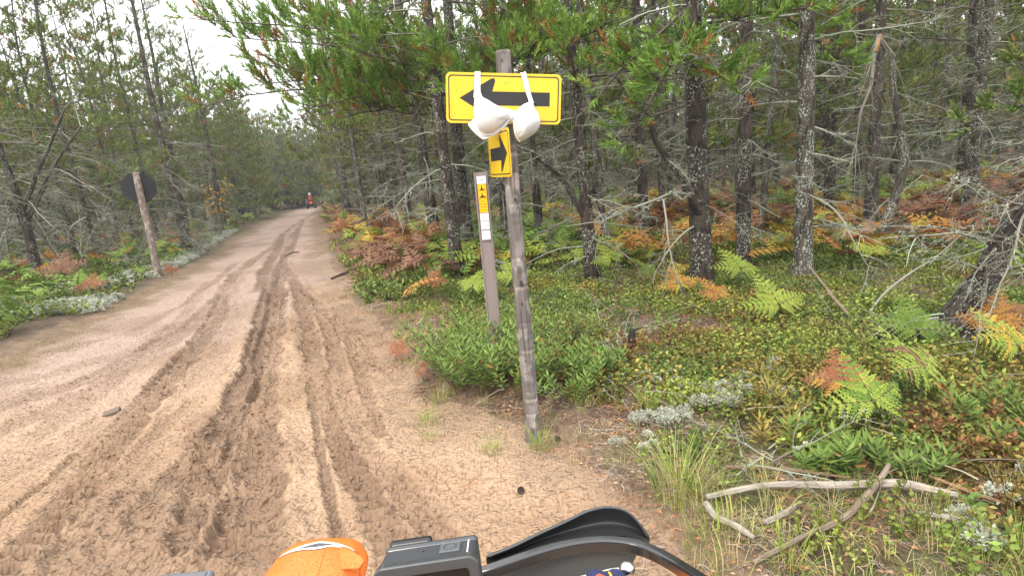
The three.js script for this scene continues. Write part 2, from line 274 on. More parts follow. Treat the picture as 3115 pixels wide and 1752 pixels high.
  top('forest_floor', sub(B), mF, 'brown needle-littered forest floor on both sides of the sand trail', 'ground', null, 'structure');
}
console.log('ground done');

// ---------------------------------------------------------------- jack pines
const G1 = [0.085, 0.155, 0.032], G2 = [0.15, 0.205, 0.045], G3 = [0.27, 0.275, 0.07], OLDN = [0.34, 0.15, 0.05], LUSH = () => R() < 0.1 ? OLDN : mix3([0.13, 0.255, 0.045], [0.26, 0.38, 0.07], R());
const twigCol = () => { const k = R(); return k < 0.3 ? mix3([0.24, 0.28, 0.20], [0.37, 0.40, 0.31], R()) : mix3([0.11, 0.10, 0.08], [0.32, 0.30, 0.24], R()); };
// a crooked line from a along direction d
function crooked(a, d, L, n, wob, sag, lift = 0) {
  const pts = [a.clone()], q = d.clone().normalize();
  for (let k = 1; k <= n; k++) { q.add(V(rr(-wob, wob), rr(-wob, wob) - sag / n + lift * k / n / n, rr(-wob, wob))).normalize(); pts.push(pts[k - 1].clone().addScaledVector(q, L / n)); }
  return pts;
}
const taper = (r0, r1, n) => Array.from({ length: n + 1 }, (_, k) => lerp(r0, r1, k / n));
function lichenBlobs(g, p, n, s) { for (let k = 0; k < n; k++) { const d = randDir(), c = mix3([0.24, 0.27, 0.21], [0.38, 0.41, 0.34], R()), w = perp(d); g.leaf(p.clone().addScaledVector(d, s * 0.3), d, w, d.clone().cross(w), s * rr(0.6, 1.3), s * 0.45, c, 0.3, 0.5); } }
// dead branch: crooked stick with side twigs and sub-twigs
function deadBranch(g, a, d, L, r, o = {}) {
  const n = o.n || 7, pts = crooked(a, d, L, n, o.wob || 0.13, o.sag ?? 0.35), c = twigCol();
  g.tube(pts, taper(r, r * 0.25, n), o.sides || 4, () => mix3(c, twigCol(), 0.35), 1, false);
  const m = o.twigs ?? Math.round(L * 8);
  for (let k = 0; k < m; k++) {
    const t = rr(0.15, 1), i = Math.min(n - 1, Math.floor(t * n)), p = pts[i].clone().lerp(pts[i + 1], t * n - i), dir = pts[i + 1].clone().sub(pts[i]).normalize(), w = perp(dir); w.y *= 0.55;
    const l = rr(0.15, 0.55) * L * (1.1 - t * 0.6) * (o.tw || 1), q = crooked(p, dir.clone().multiplyScalar(0.55).addScaledVector(w, 0.9), l, 4, 0.3, o.tsag ?? 0.25), cc = twigCol();
    g.tube(q, taper(r * 0.4, r * 0.13, 4), 3, cc, 1, false);
    if (o.lichen && R() < o.lichen) lichenBlobs(g, q[2], 5, 0.014);
    const ss = o.sub ?? 2;
    for (let s = 0; s < ss; s++) { const e = q[1 + Math.floor(R() * 3)], dd = perp(dir).add(dir).normalize(); const q2 = crooked(e, dd, l * rr(0.3, 0.6), 3, 0.35, 0.2); g.tube(q2, taper(r * 0.26, r * 0.1, 3), 3, cc, 1, false); }
  }
  if (o.lichen) for (let k = 0; k < n; k++) if (R() < o.lichen) lichenBlobs(g, pts[k], 8, 0.016);
  return pts;
}
// shoot with needles
function tuft(g, p, d, s, o) {
  const c0 = o.col ? o.col() : (R() < (o.brown ?? 0.06) ? OLDN : mix3(mix3(G1, G2, R()), G3, R() * R() * (o.yellow ?? 0.6)));
  const n = o.needles, L = 0.055 * s, len = 0.13 * s;
  for (let k = 0; k < n; k++) {
    const t = k / n, b = p.clone().addScaledVector(d, len * t), w = perp(d), dir = d.clone().multiplyScalar(0.75 + 0.5 * t).addScaledVector(w, 0.95 - 0.35 * t).normalize();
    const v = rr(0.75, 1.25), c = [c0[0] * v, c0[1] * v, c0[2] * v];
    g.needle(b, dir, perp(dir), L * rr(0.8, 1.25), o.nw * s, c);
  }
}
function liveBranch(wood, fol, a, d, L, r, o) {
  const n = 7, pts = crooked(a, d, L, n, 0.1, o.sag ?? 0.25, o.lift ?? 0.5), c = mix3([0.07, 0.055, 0.045], [0.13, 0.105, 0.085], R());
  wood.tube(pts, taper(r, r * 0.25, n), o.sides || 4, c, 1, false);
  const m = Math.max(3, Math.round(L * (o.dens || 7)));
  for (let k = 0; k < m; k++) {
    const t = rr(o.bare ?? 0.3, 1), i = Math.min(n - 1, Math.floor(t * n)), p = pts[i].clone().lerp(pts[i + 1], t * n - i), dir = pts[i + 1].clone().sub(pts[i]).normalize(), w = perp(dir); w.y = Math.abs(w.y) * 0.6 + 0.05;
    const l = rr(0.15, 0.4) * (1.15 - t * 0.5) * Math.min(1.3, 0.5 + L * 0.4), q = crooked(p, dir.clone().multiplyScalar(0.7).addScaledVector(w, 0.8), l, 3, 0.2, 0, 0.9);
    wood.tube(q, taper(r * 0.35, r * 0.15, 3), 3, c, 1, false);
    const nt = o.tufts ?? 3;
    for (let s = 0; s < nt; s++) { const j = s === 0 ? 3 : 1 + Math.floor(R() * 2.99), e = q[j], dd = q[Math.min(3, j)].clone().sub(q[Math.max(0, j - 1)]).normalize().add(V(rr(-0.5, 0.5), rr(-0.1, 0.6), rr(-0.5, 0.5))).normalize(); tuft(fol, e, dd, (o.ts || 1) * rr(0.8, 1.25), o); }
  }
  tuft(fol, pts[n], pts[n].clone().sub(pts[n - 1]).normalize(), (o.ts || 1) * 1.2, o);
}
function trunkLine(h, lean, bow) { const pts = [], a = rr(0, 6.28), b = rr(0, 6.28); for (let k = 0; k <= 22; k++) { const t = k / 22; pts.push(V(lean[0] * t * h + Math.sin(a + t * 5) * bow * t, -0.12 + t * h, lean[1] * t * h + Math.sin(b + t * 4.2) * bow * t)); } return pts; }
function at(pts, h, y) { const f = clamp((y + 0.12) / h, 0, 0.999) * 22, i = Math.floor(f); return pts[i].clone().lerp(pts[i + 1], f - i); }
function trunkGeo(pts, r, h, sides = 12) { const g = new GB(), s = R() * 100; g.tube(pts, (t, an) => (r * (1 - t * 0.86) + r * 0.35 * Math.exp(-t * h / 0.18)) * (1 + 0.10 * (vnoise(Math.cos(an) * 2 + s, t * h * 3 + Math.sin(an) * 2, 5) - 0.5) * 2), sides, [1, 1, 1]); return g.geo(); }
/* o: h height, r radius, lean, bow, dead [from, to, count, length], live [from, to, count, length], bark */
function pine(o, detail) {
  const g = new THREE.Group(), pts = trunkLine(o.h, o.lean || [0, 0], o.bow ?? 0.12);
  part('trunk', trunkGeo(pts, o.r, o.h, detail ? 18 : 9), o.bark || M.bark, g);
  const [d0, d1, dn, dl] = o.dead; let wood = new GB();
  for (let k = 0; k < dn; k++) {
    const y = lerp(d0, d1, (k + R() * 0.8) / dn), a = rr(0, 6.2832), dir = V(Math.cos(a), rr(-0.25, 0.25), Math.sin(a)), p = at(pts, o.h, y);
    if (detail) { const b = new GB(); deadBranch(b, p, dir, dl * rr(0.4, 1.15), rr(0.009, 0.017), { lichen: o.lichen ?? 0.35, sag: 0.4, twigs: Math.round(dl * 9), sub: 3 }); part('dead_branch', b.geo(), M.twig, g); }
    else deadBranch(wood, p, dir, dl * rr(0.4, 1.2), rr(0.009, 0.018), { twigs: Math.round(dl * 7), sub: 2, sides: 3, sag: 0.4 });
  }
  if (!detail && dn) { const m = part('dead_branches', wood.geo(), M.twig, g); m.userData.kind = 'stuff'; }
  const [l0, l1, ln, ll] = o.live; wood = new GB(); const fol = new GB();
  const fo = { needles: detail ? 20 : 11, nw: detail ? 0.0045 : 0.011, ts: detail ? 1.1 : 1.5, tufts: detail ? 3 : 3, dens: detail ? 8 : 6.5, ...(o.fol || {}) };
  for (let k = 0; k < ln; k++) {
    const f = (k + R() * 0.8) / ln, y = lerp(l0, l1, f), a = k * 2.4 + rr(-0.5, 0.5), L = ll * (1.05 - 0.8 * f) * rr(0.65, 1.15), dir = V(Math.cos(a), lerp(0.05, 0.7, f) + rr(-0.15, 0.15), Math.sin(a));
    liveBranch(wood, fol, at(pts, o.h, y), dir, L, rr(0.012, 0.022) * (1.1 - 0.6 * f), fo);
  }
  tuft(fol, pts[22], V(0, 1, 0), 1.5, fo);
  if (o.extra) for (const e of o.extra) { // hand-placed limbs: [from height, end point relative to the base, sag, tuft size]
    const a = at(pts, o.h, e[0] - 0.2), b = V(e[1][0], e[1][1] - 0.4, e[1][2]), L = a.distanceTo(b);
    liveBranch(wood, fol, a, b.clone().sub(a).normalize().add(V(0, e[2] ?? 0.12, 0)), L, rr(0.02, 0.028), { ...fo, dens: 11, tufts: 4, bare: 0.22, sag: (e[2] ?? 0.12) * 2, lift: 0.25, ts: e[3] ?? 1.25, needles: 26, nw: 0.005, col: LUSH, ...(e[4] || {}) });
  }
  if (ln || o.extra) { const lm = part('limbs', wood.geo(), M.twig, g); lm.userData.kind = 'stuff'; const cr = part('crown', fol.geo(), M.needle, g); cr.userData.kind = 'stuff'; }
  return g;
}
function plant(g, name, label, x, z, turn = 0, group, category = 'tree') { g.name = numbered(name); g.userData.base = name; g.position.set(x, gh(x, z), z); g.rotation.y = turn; tag(g, label, category, group); scene.add(g); return g; }

// trees that the photograph shows singly
R = rng32(101);
const treeSpots = [];
const put = (g, name, label, x, z, turn, group, cat) => { treeSpots.push([x, z]); return plant(g, name, label, x, z, turn, group, cat); };
// big dark pine right of the signpost, with a heavy rising limb and a hanging broken spray
{
  const g = pine({ h: 10.5, r: 0.135, lean: [-0.028, 0.0], bow: 0.05, dead: [0.7, 3.6, 13, 1.25], live: [5.5, 10.2, 18, 1.6], lichen: 0.55, bark: M.barkDark, extra: [[3.1, [-0.75, 2.75, 0.75], 0.2, 1.3], [3.2, [-0.45, 2.62, 0.95], 0.2, 1.3], [3.3, [0.45, 2.85, 1.1], 0.2, 1.3], [3.0, [0.05, 2.5, 0.9], 0.15, 1.2], [3.5, [-1.3, 2.6, 0.45], 0.2, 1.2], [3.6, [-0.9, 2.2, 0.5], 0.1, 1.1], [3.7, [0.9, 3.1, 0.8], 0.2, 1.2], [3.4, [0.15, 3.0, 1.2], 0.15, 1.2]] }, true);
  const b = new GB(), limb = [V(-0.04, 0.95, 0.05), V(-0.16, 1.12, 0.16), V(-0.28, 1.38, 0.2), V(-0.46, 1.62, 0.22), V(-0.6, 1.85, 0.22), V(-0.66, 2.1, 0.2), V(-0.84, 2.3, 0.16), V(-0.98, 2.55, 0.12)];
  b.tube(limb, [0.06, 0.052, 0.046, 0.042, 0.036, 0.03, 0.022, 0.014], 10, [1, 1, 1]); part('limb', b.geo(), M.barkDark, g);
  for (let k = 0; k < 9; k++) { const t = new GB(), i = 2 + k % 6; deadBranch(t, limb[i], V(rr(-1, 0.6), rr(-0.3, 0.6), rr(-0.3, 0.8)), rr(0.3, 0.7), 0.008, { lichen: 0.6, twigs: 9, sub: 3 }); part('dead_branch', t.geo(), M.twig, g); }
  const t = new GB(); // long level lichen-covered branch reaching left, with the hanging spray at its end
  const lv = [V(-0.1, 1.12, 0.1), V(-0.3, 1.22, 0.3), V(-0.5, 1.26, 0.5), V(-0.72, 1.2, 0.6), V(-0.95, 1.14, 0.62), V(-1.3, 1.02, 0.6), V(-1.7, 0.98, 0.5)];
  t.tube(lv, [0.02, 0.018, 0.016, 0.013, 0.011, 0.008, 0.004], 6, () => twigCol()); for (let k = 0; k < 30; k++) lichenBlobs(t, lv[Math.floor(R() * 5)].clone().add(V(rr(-0.1, 0.1), 0, rr(-0.05, 0.05))), 5, 0.018);
  for (let k = 0; k < 12; k++) deadBranch(t, lv[2 + k % 4], V(rr(-1, 0.4), rr(-0.7, 0.3), rr(-0.5, 0.5)), rr(0.25, 0.6), 0.006, { lichen: 0.4, twigs: 7, sub: 2 });
  part('dead_branch', t.geo(), M.twig, g, 'long lichen-crusted level branch');
  const s = new GB(), hg = [V(-0.66, 1.2, 0.68), V(-0.64, 1.0, 0.7), V(-0.63, 0.78, 0.72), V(-0.6, 0.55, 0.74), V(-0.55, 0.34, 0.76), V(-0.5, 0.14, 0.78)];
  s.tube(hg, [0.011, 0.012, 0.01, 0.008, 0.006, 0.003], 5, () => mix3(twigCol(), [0.42, 0.40, 0.34], 0.6)); for (let k = 0; k < 16; k++) deadBranch(s, hg[1 + k % 5], V(rr(-0.5, 0.7), -0.9, rr(-0.3, 0.3)), rr(0.22, 0.45), 0.005, { twigs: 5, sub: 1, sag: 0.1 });
  part('hanging_spray', s.geo(), M.twig, g, 'pale dead spray hanging down');
  put(g, 'jack_pine', 'thick dark pine with a heavy limb rising to one side and a pale spray hanging', 2.37, -6.48, 0);
}
put(pine({ h: 10, r: 0.1, lean: [0.006, 0], bow: 0.06, dead: [0.6, 4.2, 14, 1.2], live: [4.8, 9.7, 26, 1.7], lichen: 0.5, bark: M.bark, extra: [[3.9, [0.6, 3.3, 0.9], 0.2, 1.2], [3.7, [0.9, 2.9, 1.0], 0.15, 1.2]] }, true), 'jack_pine', 'slender lichen-flecked pine just behind the thick dark pine', 3.2, -7.2, 0.6);
put(pine({ h: 10, r: 0.105, lean: [0.012, 0], bow: 0.03, dead: [0.5, 4.4, 16, 1.2], live: [4.6, 9.7, 28, 1.8], lichen: 0.6, bark: M.barkPale }, true), 'jack_pine', 'straight pine crusted with pale lichen, next beyond the thick dark pine', 3.46, -6.17, 2.1);
put(pine({ h: 10.5, r: 0.14, lean: [-0.02, 0], bow: 0.1, dead: [1.2, 4.6, 11, 1.2], live: [4.4, 10, 26, 1.9], lichen: 0.2, bark: M.barkDark }, true), 'jack_pine', 'smooth dark pine trunk standing among rust ferns, thicker of a close pair', 8.05, -13.3, 1);
put(pine({ h: 10, r: 0.1, lean: [0.02, 0], bow: 0.2, dead: [0.8, 4.4, 11, 1.3], live: [4.6, 9.8, 26, 1.8], lichen: 0.3, bark: M.barkDark }, true), 'jack_pine', 'bent dark pine standing among rust ferns, thinner of a close pair', 8.3, -12.6, 1);
put(pine({ h: 10, r: 0.12, lean: [0.01, 0], bow: 0.05, dead: [0.4, 4.6, 15, 1.3], live: [4.4, 9.6, 26, 1.8], lichen: 0.7, bark: M.barkPale }, true), 'jack_pine', 'pale green lichen-plated pine rising from the rust-brown ferns', 8.1, -9.3, 4);
// pines behind the signpost, whose green limbs spread over the trail
put(pine({ h: 9.5, r: 0.14, lean: [0.0, 0.0], bow: 0.15, dead: [0.6, 3.0, 16, 1.5], live: [4.6, 9.2, 16, 1.6], lichen: 0.3, bark: M.barkDark, extra: [[3.3, [-3.2, 3.25, 2.7], 0.16, 1.3], [3.5, [-2.3, 3.75, 2.4], 0.16, 1.3], [3.1, [-1.3, 2.95, 2.4], 0.14, 1.3], [3.6, [-2.9, 4.3, 2.0], 0.2, 1.3], [3.2, [-0.2, 3.3, 2.6], 0.14, 1.3], [3.3, [-2.0, 3.3, 3.0], 0.14, 1.3], [3.4, [-2.6, 3.45, 3.2], 0.14, 1.3], [3.6, [-0.9, 3.6, 3.0], 0.16, 1.3], [3.8, [-1.4, 4.1, 2.5], 0.2, 1.3], [3.9, [-3.4, 4.4, 2.6], 0.1, 1.25], [3.9, [-2.0, 4.5, 2.9], 0.1, 1.25], [3.0, [-1.0, 3.0, 2.4], 0.1, 1.2]] }, true), 'jack_pine', 'dark pine behind the trail marker whose green limbs reach over the trail', -0.78, -10.3, 0);
put(pine({ h: 9.5, r: 0.12, lean: [0.01, 0], bow: 0.12, dead: [0.5, 3.0, 15, 1.4], live: [4.6, 9.2, 16, 1.5], lichen: 0.3, bark: M.barkDark, extra: [[3.3, [0.5, 3.25, 2.6], 0.14, 1.35], [3.4, [-0.7, 3.35, 2.4], 0.14, 1.35], [3.6, [1.3, 3.6, 2.3], 0.16, 1.35], [3.7, [0.2, 3.9, 2.4], 0.18, 1.35], [3.4, [1.1, 3.1, 2.7], 0.14, 1.3], [3.3, [-0.2, 3.0, 2.6], 0.1, 1.3], [3.5, [0.8, 3.45, 3.0], 0.14, 1.3], [3.4, [0.1, 3.35, 3.2], 0.14, 1.3], [3.6, [1.7, 3.5, 2.6], 0.16, 1.3]] }, true), 'jack_pine', 'dark pine directly behind the wooden signpost with bright green limbs', -0.02, -9.7, 0);
put(pine({ h: 9.5, r: 0.15, lean: [-0.03, 0], bow: 0.15, dead: [0.4, 3.0, 18, 1.6], live: [4.2, 9.2, 18, 1.7], lichen: 0.2, bark: M.barkDark, extra: [[3.4, [-2.6, 3.8, 2.2], 0.12, 1.2], [3.5, [-1.6, 4.0, 2.4], 0.12, 1.2]] }, true), 'jack_pine', 'black-trunked pine standing in rust ferns beside the trail bend', -1.75, -12.9, 0);
{
  const g = pine({ h: 8.5, r: 0.095, lean: [-0.04, 0.01], bow: 0.1, dead: [0.3, 3.2, 20, 1.3], live: [4, 8.2, 20, 1.6], lichen: 0.45, bark: M.barkDark, extra: [[2.8, [-0.3, 3.0, 1.3], 0.12, 1.2], [2.9, [0.5, 2.9, 1.2], 0.12, 1.2]] }, true);
  const b = new GB(), l = [V(0.02, 0.75, 0), V(-0.12, 1.0, 0.05), V(-0.3, 1.35, 0.1), V(-0.5, 1.6, 0.15), V(-0.75, 1.8, 0.2), V(-1.0, 1.95, 0.22)]; b.tube(l, [0.05, 0.045, 0.038, 0.03, 0.022, 0.012], 9, [1, 1, 1]); part('limb', b.geo(), M.barkDark, g);
  for (let k = 0; k < 10; k++) { const t = new GB(); deadBranch(t, l[1 + k % 5], V(rr(-1, 1), rr(-0.5, 0.5), rr(-0.3, 0.8)), rr(0.4, 0.9), 0.008, { lichen: 0.2, twigs: 10, sub: 3 }); part('dead_branch', t.geo(), M.twig, g); }
  put(g, 'jack_pine', 'leaning pine with a low forked limb beside the wooden signpost', 1.15, -7.45, 0);
}
// dead leaning tree whose broken top hangs down
{
  const g = new THREE.Group(), b = new GB(), l = [V(0, -0.1, 0), V(0.05, 0.35, 0), V(0.22, 0.9, 0.02), V(0.3, 1.3, 0.02), V(0.22, 1.8, 0), V(0.1, 2.25, -0.02), V(0.05, 2.7, -0.02)];
  b.tube(l, [0.085, 0.07, 0.062, 0.055, 0.05, 0.044, 0.035], 12, [1, 1, 1]); part('trunk', b.geo(), M.barkPale, g);
  const s = new GB(), hg = [V(0.05, 2.7, 0), V(-0.25, 2.95, 0.12), V(-0.32, 2.7, 0.16), V(-0.36, 2.35, 0.2), V(-0.5, 2.0, 0.22), V(-0.55, 1.6, 0.24)]; s.tube(hg, [0.035, 0.03, 0.026, 0.022, 0.016, 0.006], 7, () => [0.24, 0.215, 0.185]);
  for (let k = 0; k < 26; k++) deadBranch(s, hg[1 + k % 5].clone(), V(rr(-0.6, 1), -0.8, rr(-0.4, 0.5)), rr(0.4, 0.95), 0.007, { twigs: 8, sub: 2, sag: 0.3 });
  part('hanging_spray', s.geo(), M.twig, g, 'broken grey top hanging head down');
  const w = new GB(); w.tube([V(-0.22, 2.98, 0.12), V(-0.3, 2.76, 0.165)], [0.02, 0.028], 6, [0.42, 0.2, 0.07]); part('torn_wood', w.geo(), M.twig, g, 'orange torn wood');
  for (let k = 0; k < 15; k++) { const t = new GB(); deadBranch(t, l[1 + k % 6], V(rr(-1, 1), rr(-0.5, 0.4), rr(-0.6, 0.8)), rr(0.5, 1.1), 0.009, { lichen: 0.5, twigs: 9, sub: 2 }); part('dead_branch', t.geo(), M.twig, g); }
  put(g, 'dead_tree', 'pale leaning dead tree with its broken top hanging head down', 5.35, -7.6, 0);
}
// low leaning dark trunk at the fern patch, and the thicket of lichen-grey branches round it
{
  const g = new THREE.Group(), b = new GB(), l = [V(-0.1, -0.1, 0.1), V(0.0, 0.22, 0), V(0.14, 0.55, 0.06), V(0.16, 0.78, 0.1), V(0.3, 1.05, 0.16), V(0.7, 1.4, 0.3), V(1.1, 1.65, 0.4), V(1.5, 2.2, 0.5)];
  b.tube(l, [0.17, 0.12, 0.085, 0.075, 0.08, 0.075, 0.07, 0.05], 14, [1, 1, 1], 2); part('trunk', b.geo(), M.barkDark, g);
  for (let k = 0; k < 20; k++) { const t = new GB(); deadBranch(t, l[1 + k % 5].clone(), V(rr(-1.3, 0.5), rr(-0.45, 0.4), rr(-0.6, 0.9)), rr(0.5, 1.3), rr(0.007, 0.012), { lichen: 0.75, twigs: 12, sub: 3 }); part('dead_branch', t.geo(), M.twig, g); }
  put(g, 'leaning_tree', 'blackened leaning trunk bristling with lichen-grey dead branches', 3.5, -4.0, 0);
}
// left of the trail
{
  const g = pine({ h: 4.2, r: 0.12, lean: [0.02, 0], bow: 0.1, dead: [1.4, 3.4, 12, 1.8], live: [3.0, 4.1, 4, 0.9], lichen: 0.2, bark: M.barkDark }, true);
  for (const d of [[-0.5, 1, 0.1], [0.1, 1, 0.2], [0.65, 0.9, 0], [0.35, 1, -0.2]]) { const b = new GB(), l = crooked(V(0, 1.4 + rr(-0.2, 0.3), 0), V(...d), 2.6, 7, 0.16, 0); b.tube(l, taper(0.06, 0.015, 7), 7, [1, 1, 1]); part('limb', b.geo(), M.bark, g); for (let k = 0; k < 9; k++) { const t = new GB(); deadBranch(t, l[1 + k % 7], V(rr(-1, 1), rr(-0.3, 0.6), rr(-0.6, 0.6)), rr(0.8, 1.9), 0.012, { twigs: 10, sub: 2, sag: 0.35 }); part('dead_branch', t.geo(), M.twig, g); } }
  put(g, 'dead_tree', 'stunted forked dead tree with sprawling grey branches beside the stop sign', -10.6, -11.9, 0);
}
put(pine({ h: 9.5, r: 0.15, lean: [-0.03, 0], bow: 0.15, dead: [0.8, 4.5, 22, 1.8], live: [3.6, 9.3, 34, 2.0], lichen: 0.3, bark: M.bark }, true), 'jack_pine', 'lichen-spotted pine at the trail edge behind the stop sign', -10.9, -18.2, 0);
put(pine({ h: 10, r: 0.16, lean: [-0.01, 0], bow: 0.1, dead: [0.8, 4.5, 20, 1.8], live: [3.4, 9.8, 34, 2.0], bark: M.barkDark }, true), 'jack_pine', 'straight dark pine at the far trail verge among yellow ferns', -14.4, -27.5, 0);
put(pine({ h: 10.5, r: 0.16, lean: [-0.02, 0], bow: 0.1, dead: [0.8, 4.5, 20, 1.8], live: [3.4, 10.2, 34, 2.0], bark: M.barkDark }, true), 'jack_pine', 'tall dark pine behind the far trail verge, next to the yellow-leaved sapling', -14.6, -24.6, 2);
{ // grey dead shrubs in front of the open-side pines
  const forms = [0, 1].map(() => { const g = new THREE.Group(), b = new GB(); for (let k = 0; k < 9; k++) { const a = rr(0, 6.28), l = deadBranch(b, V(rr(-0.15, 0.15), -0.05, rr(-0.15, 0.15)), V(Math.cos(a) * 0.6, 1, Math.sin(a) * 0.6), rr(1.6, 3.2), 0.02, { twigs: 16, sub: 3, sag: 0.25 }); } const m = part('dead_branches', b.geo(), M.twig, g); m.userData.kind = 'stuff'; return { g, used: false }; });
  for (const [x, z, s] of [[-12.2, -11.2, 1.1], [-11.6, -14.2, 1.2], [-13.4, -13.6, 1.2], [-10.4, -14.6, 0.7], [-14.8, -16.0, 1.2], [-9.9, -16.9, 0.6]]) { const f = pick(forms); let o; if (!f.used) { f.used = true; o = plant(f.g, 'dead_shrub', 'grey leafless shrub of bare crooked twigs behind the stop sign', x, z, rr(0, 6), 'dead shrubs behind the stop sign', 'shrub'); } else { o = copy(f.g); o.position.set(x, gh(x, z), z); o.rotation.y = rr(0, 6); } o.scale.setScalar(s); }
}
console.log('hero trees done');

// variants for the rest of the wood
R = rng32(202);
const KINDS = [
  ['slim dark pine with bare grey lower branches in the dense wood', { h: 10, r: 0.095, bow: 0.15, dead: [0.5, 4.6, 22, 1.4], live: [4.2, 9.8, 26, 1.6], bark: M.barkDark }],
  ['lichen-flecked pine with many dead side branches in the dense wood', { h: 9.2, r: 0.11, bow: 0.2, dead: [0.4, 4.4, 26, 1.5], live: [3.8, 9, 26, 1.8], bark: M.bark }],
  ['pale lichen-barked slender pine in the dense wood', { h: 9.6, r: 0.08, lean: [0.03, 0], bow: 0.25, dead: [0.5, 5, 24, 1.3], live: [4.6, 9.4, 26, 1.5], bark: M.barkPale }],
  ['shaggy pine with green limbs starting low in the dense wood', { h: 8.6, r: 0.105, bow: 0.15, dead: [0.4, 3.0, 16, 1.4], live: [1.7, 8.4, 50, 2.1], bark: M.barkDark, fol: { yellow: 1 } }],
  ['spindly dead-looking pine pole with grey twigs in the dense wood', { h: 7, r: 0.06, lean: [-0.04, 0.02], bow: 0.25, dead: [0.4, 6.6, 32, 1.2], live: [5.4, 6.9, 6, 0.9], bark: M.bark }],
];
const OPEN = [
  ['tall airy pine with sparse green crown on the open side of the trail', { h: 10.5, r: 0.07, bow: 0.25, dead: [0.6, 3.4, 16, 1.7], live: [1.5, 10.3, 60, 2.4], bark: M.barkDark, fol: { ts: 1.4, dens: 4.8, yellow: 1.35 } }],
  ['broad airy pine with low green limbs on the open side of the trail', { h: 9, r: 0.07, bow: 0.3, dead: [0.5, 2.8, 14, 1.8], live: [1.0, 8.8, 60, 2.6], bark: M.bark, fol: { ts: 1.4, dens: 4.8, yellow: 1.35 } }],
  ['thin-topped pine with wide upper branches on the open side of the trail', { h: 11.5, r: 0.078, bow: 0.3, dead: [0.6, 4.0, 18, 1.6], live: [2.0, 11.3, 56, 2.4], bark: M.barkDark, fol: { ts: 1.35, dens: 5, yellow: 1.1 } }],
];
const BEND = [
  ['bushy green pine crowding the wood side of the trail bend', { h: 8.5, r: 0.09, bow: 0.2, dead: [0.5, 2.4, 12, 1.4], live: [2.7, 8.3, 50, 2.3], bark: M.barkDark, fol: { ts: 1.35, dens: 6, yellow: 1.1 } }],
  ['full-crowned olive pine crowding the wood side of the trail bend', { h: 9.5, r: 0.1, bow: 0.25, dead: [0.5, 3, 14, 1.5], live: [2.9, 9.3, 52, 2.4], bark: M.bark, fol: { ts: 1.35, dens: 6, yellow: 1.3 } }],
];
const protoOf = (list) => list.map(([l, o]) => ({ l, g: pine(o, false), used: false }));
const P1 = protoOf(KINDS), P2 = protoOf(OPEN), P3 = protoOf(BEND);
const cells = new Map();
const okSpot = (x, z, d) => { for (const [a, b] of treeSpots) if ((a - x) ** 2 + (b - z) ** 2 < d * d) return false; return true; };
function wood(p, x, z, s, turn, group) {
  let o; if (!p.used) { p.used = true; o = plant(p.g, 'pine_tree', p.l, x, z, turn, group); } else { o = copy(p.g); o.userData.group = group; o.position.set(x, gh(x, z), z); o.rotation.y = turn; }
  o.scale.setScalar(s); treeSpots.push([x, z]);
}
// pines that crowd the bend
[[-2.7, -14.9], [-3.5, -18.6], [-4.5, -21.2], [-5.6, -24.8], [-6.6, -28.8], [-2.6, -22.4], [-8.0, -33.5], [-9.2, -38.8], [-1.5, -17.6]].forEach(([x, z], i) => wood(P3[i % 2], x, z, rr(0.85, 1.1), rr(0, 6.28), 'pines at the trail bend'));
// right-hand wood
let made = 0;
for (let k = 0; k < 6000 && made < 90; k++) {
  const az = rr(-0.42, 0.98), d = 8.2 + 24 * Math.pow(R(), 0.8), x = Math.sin(az) * d, z = -Math.cos(az) * d;
  if (trail(x, z) > -1.3 || !okSpot(x, z, d < 14 ? 1.7 : 2.1)) continue;
  if (d < 10.5 && (az > 0.28 && az < 0.62)) continue;
  wood(pick(P1), x, z, rr(0.82, 1.18), rr(0, 6.28), 'pines of the dense wood'); made++;
}
// left-hand wood
made = 0;
for (let k = 0; k < 6000 && made < 60; k++) {
  const az = rr(-1.02, -0.3), d = 19 + 27 * R(), x = Math.sin(az) * d, z = -Math.cos(az) * d;
  if (trail(x, z) > -1.6 || x > -8 || !okSpot(x, z, 2.4)) continue;
  if (x > lerp(-8.4, -40, (-z - 14) / 90)) { /* right of the trail */ if (trail(x - 3, z) > 0) continue; }
  wood(pick(P2), x, z, rr(0.85, 1.1), rr(0, 6.28), 'pines on the open side of the trail'); made++;
}
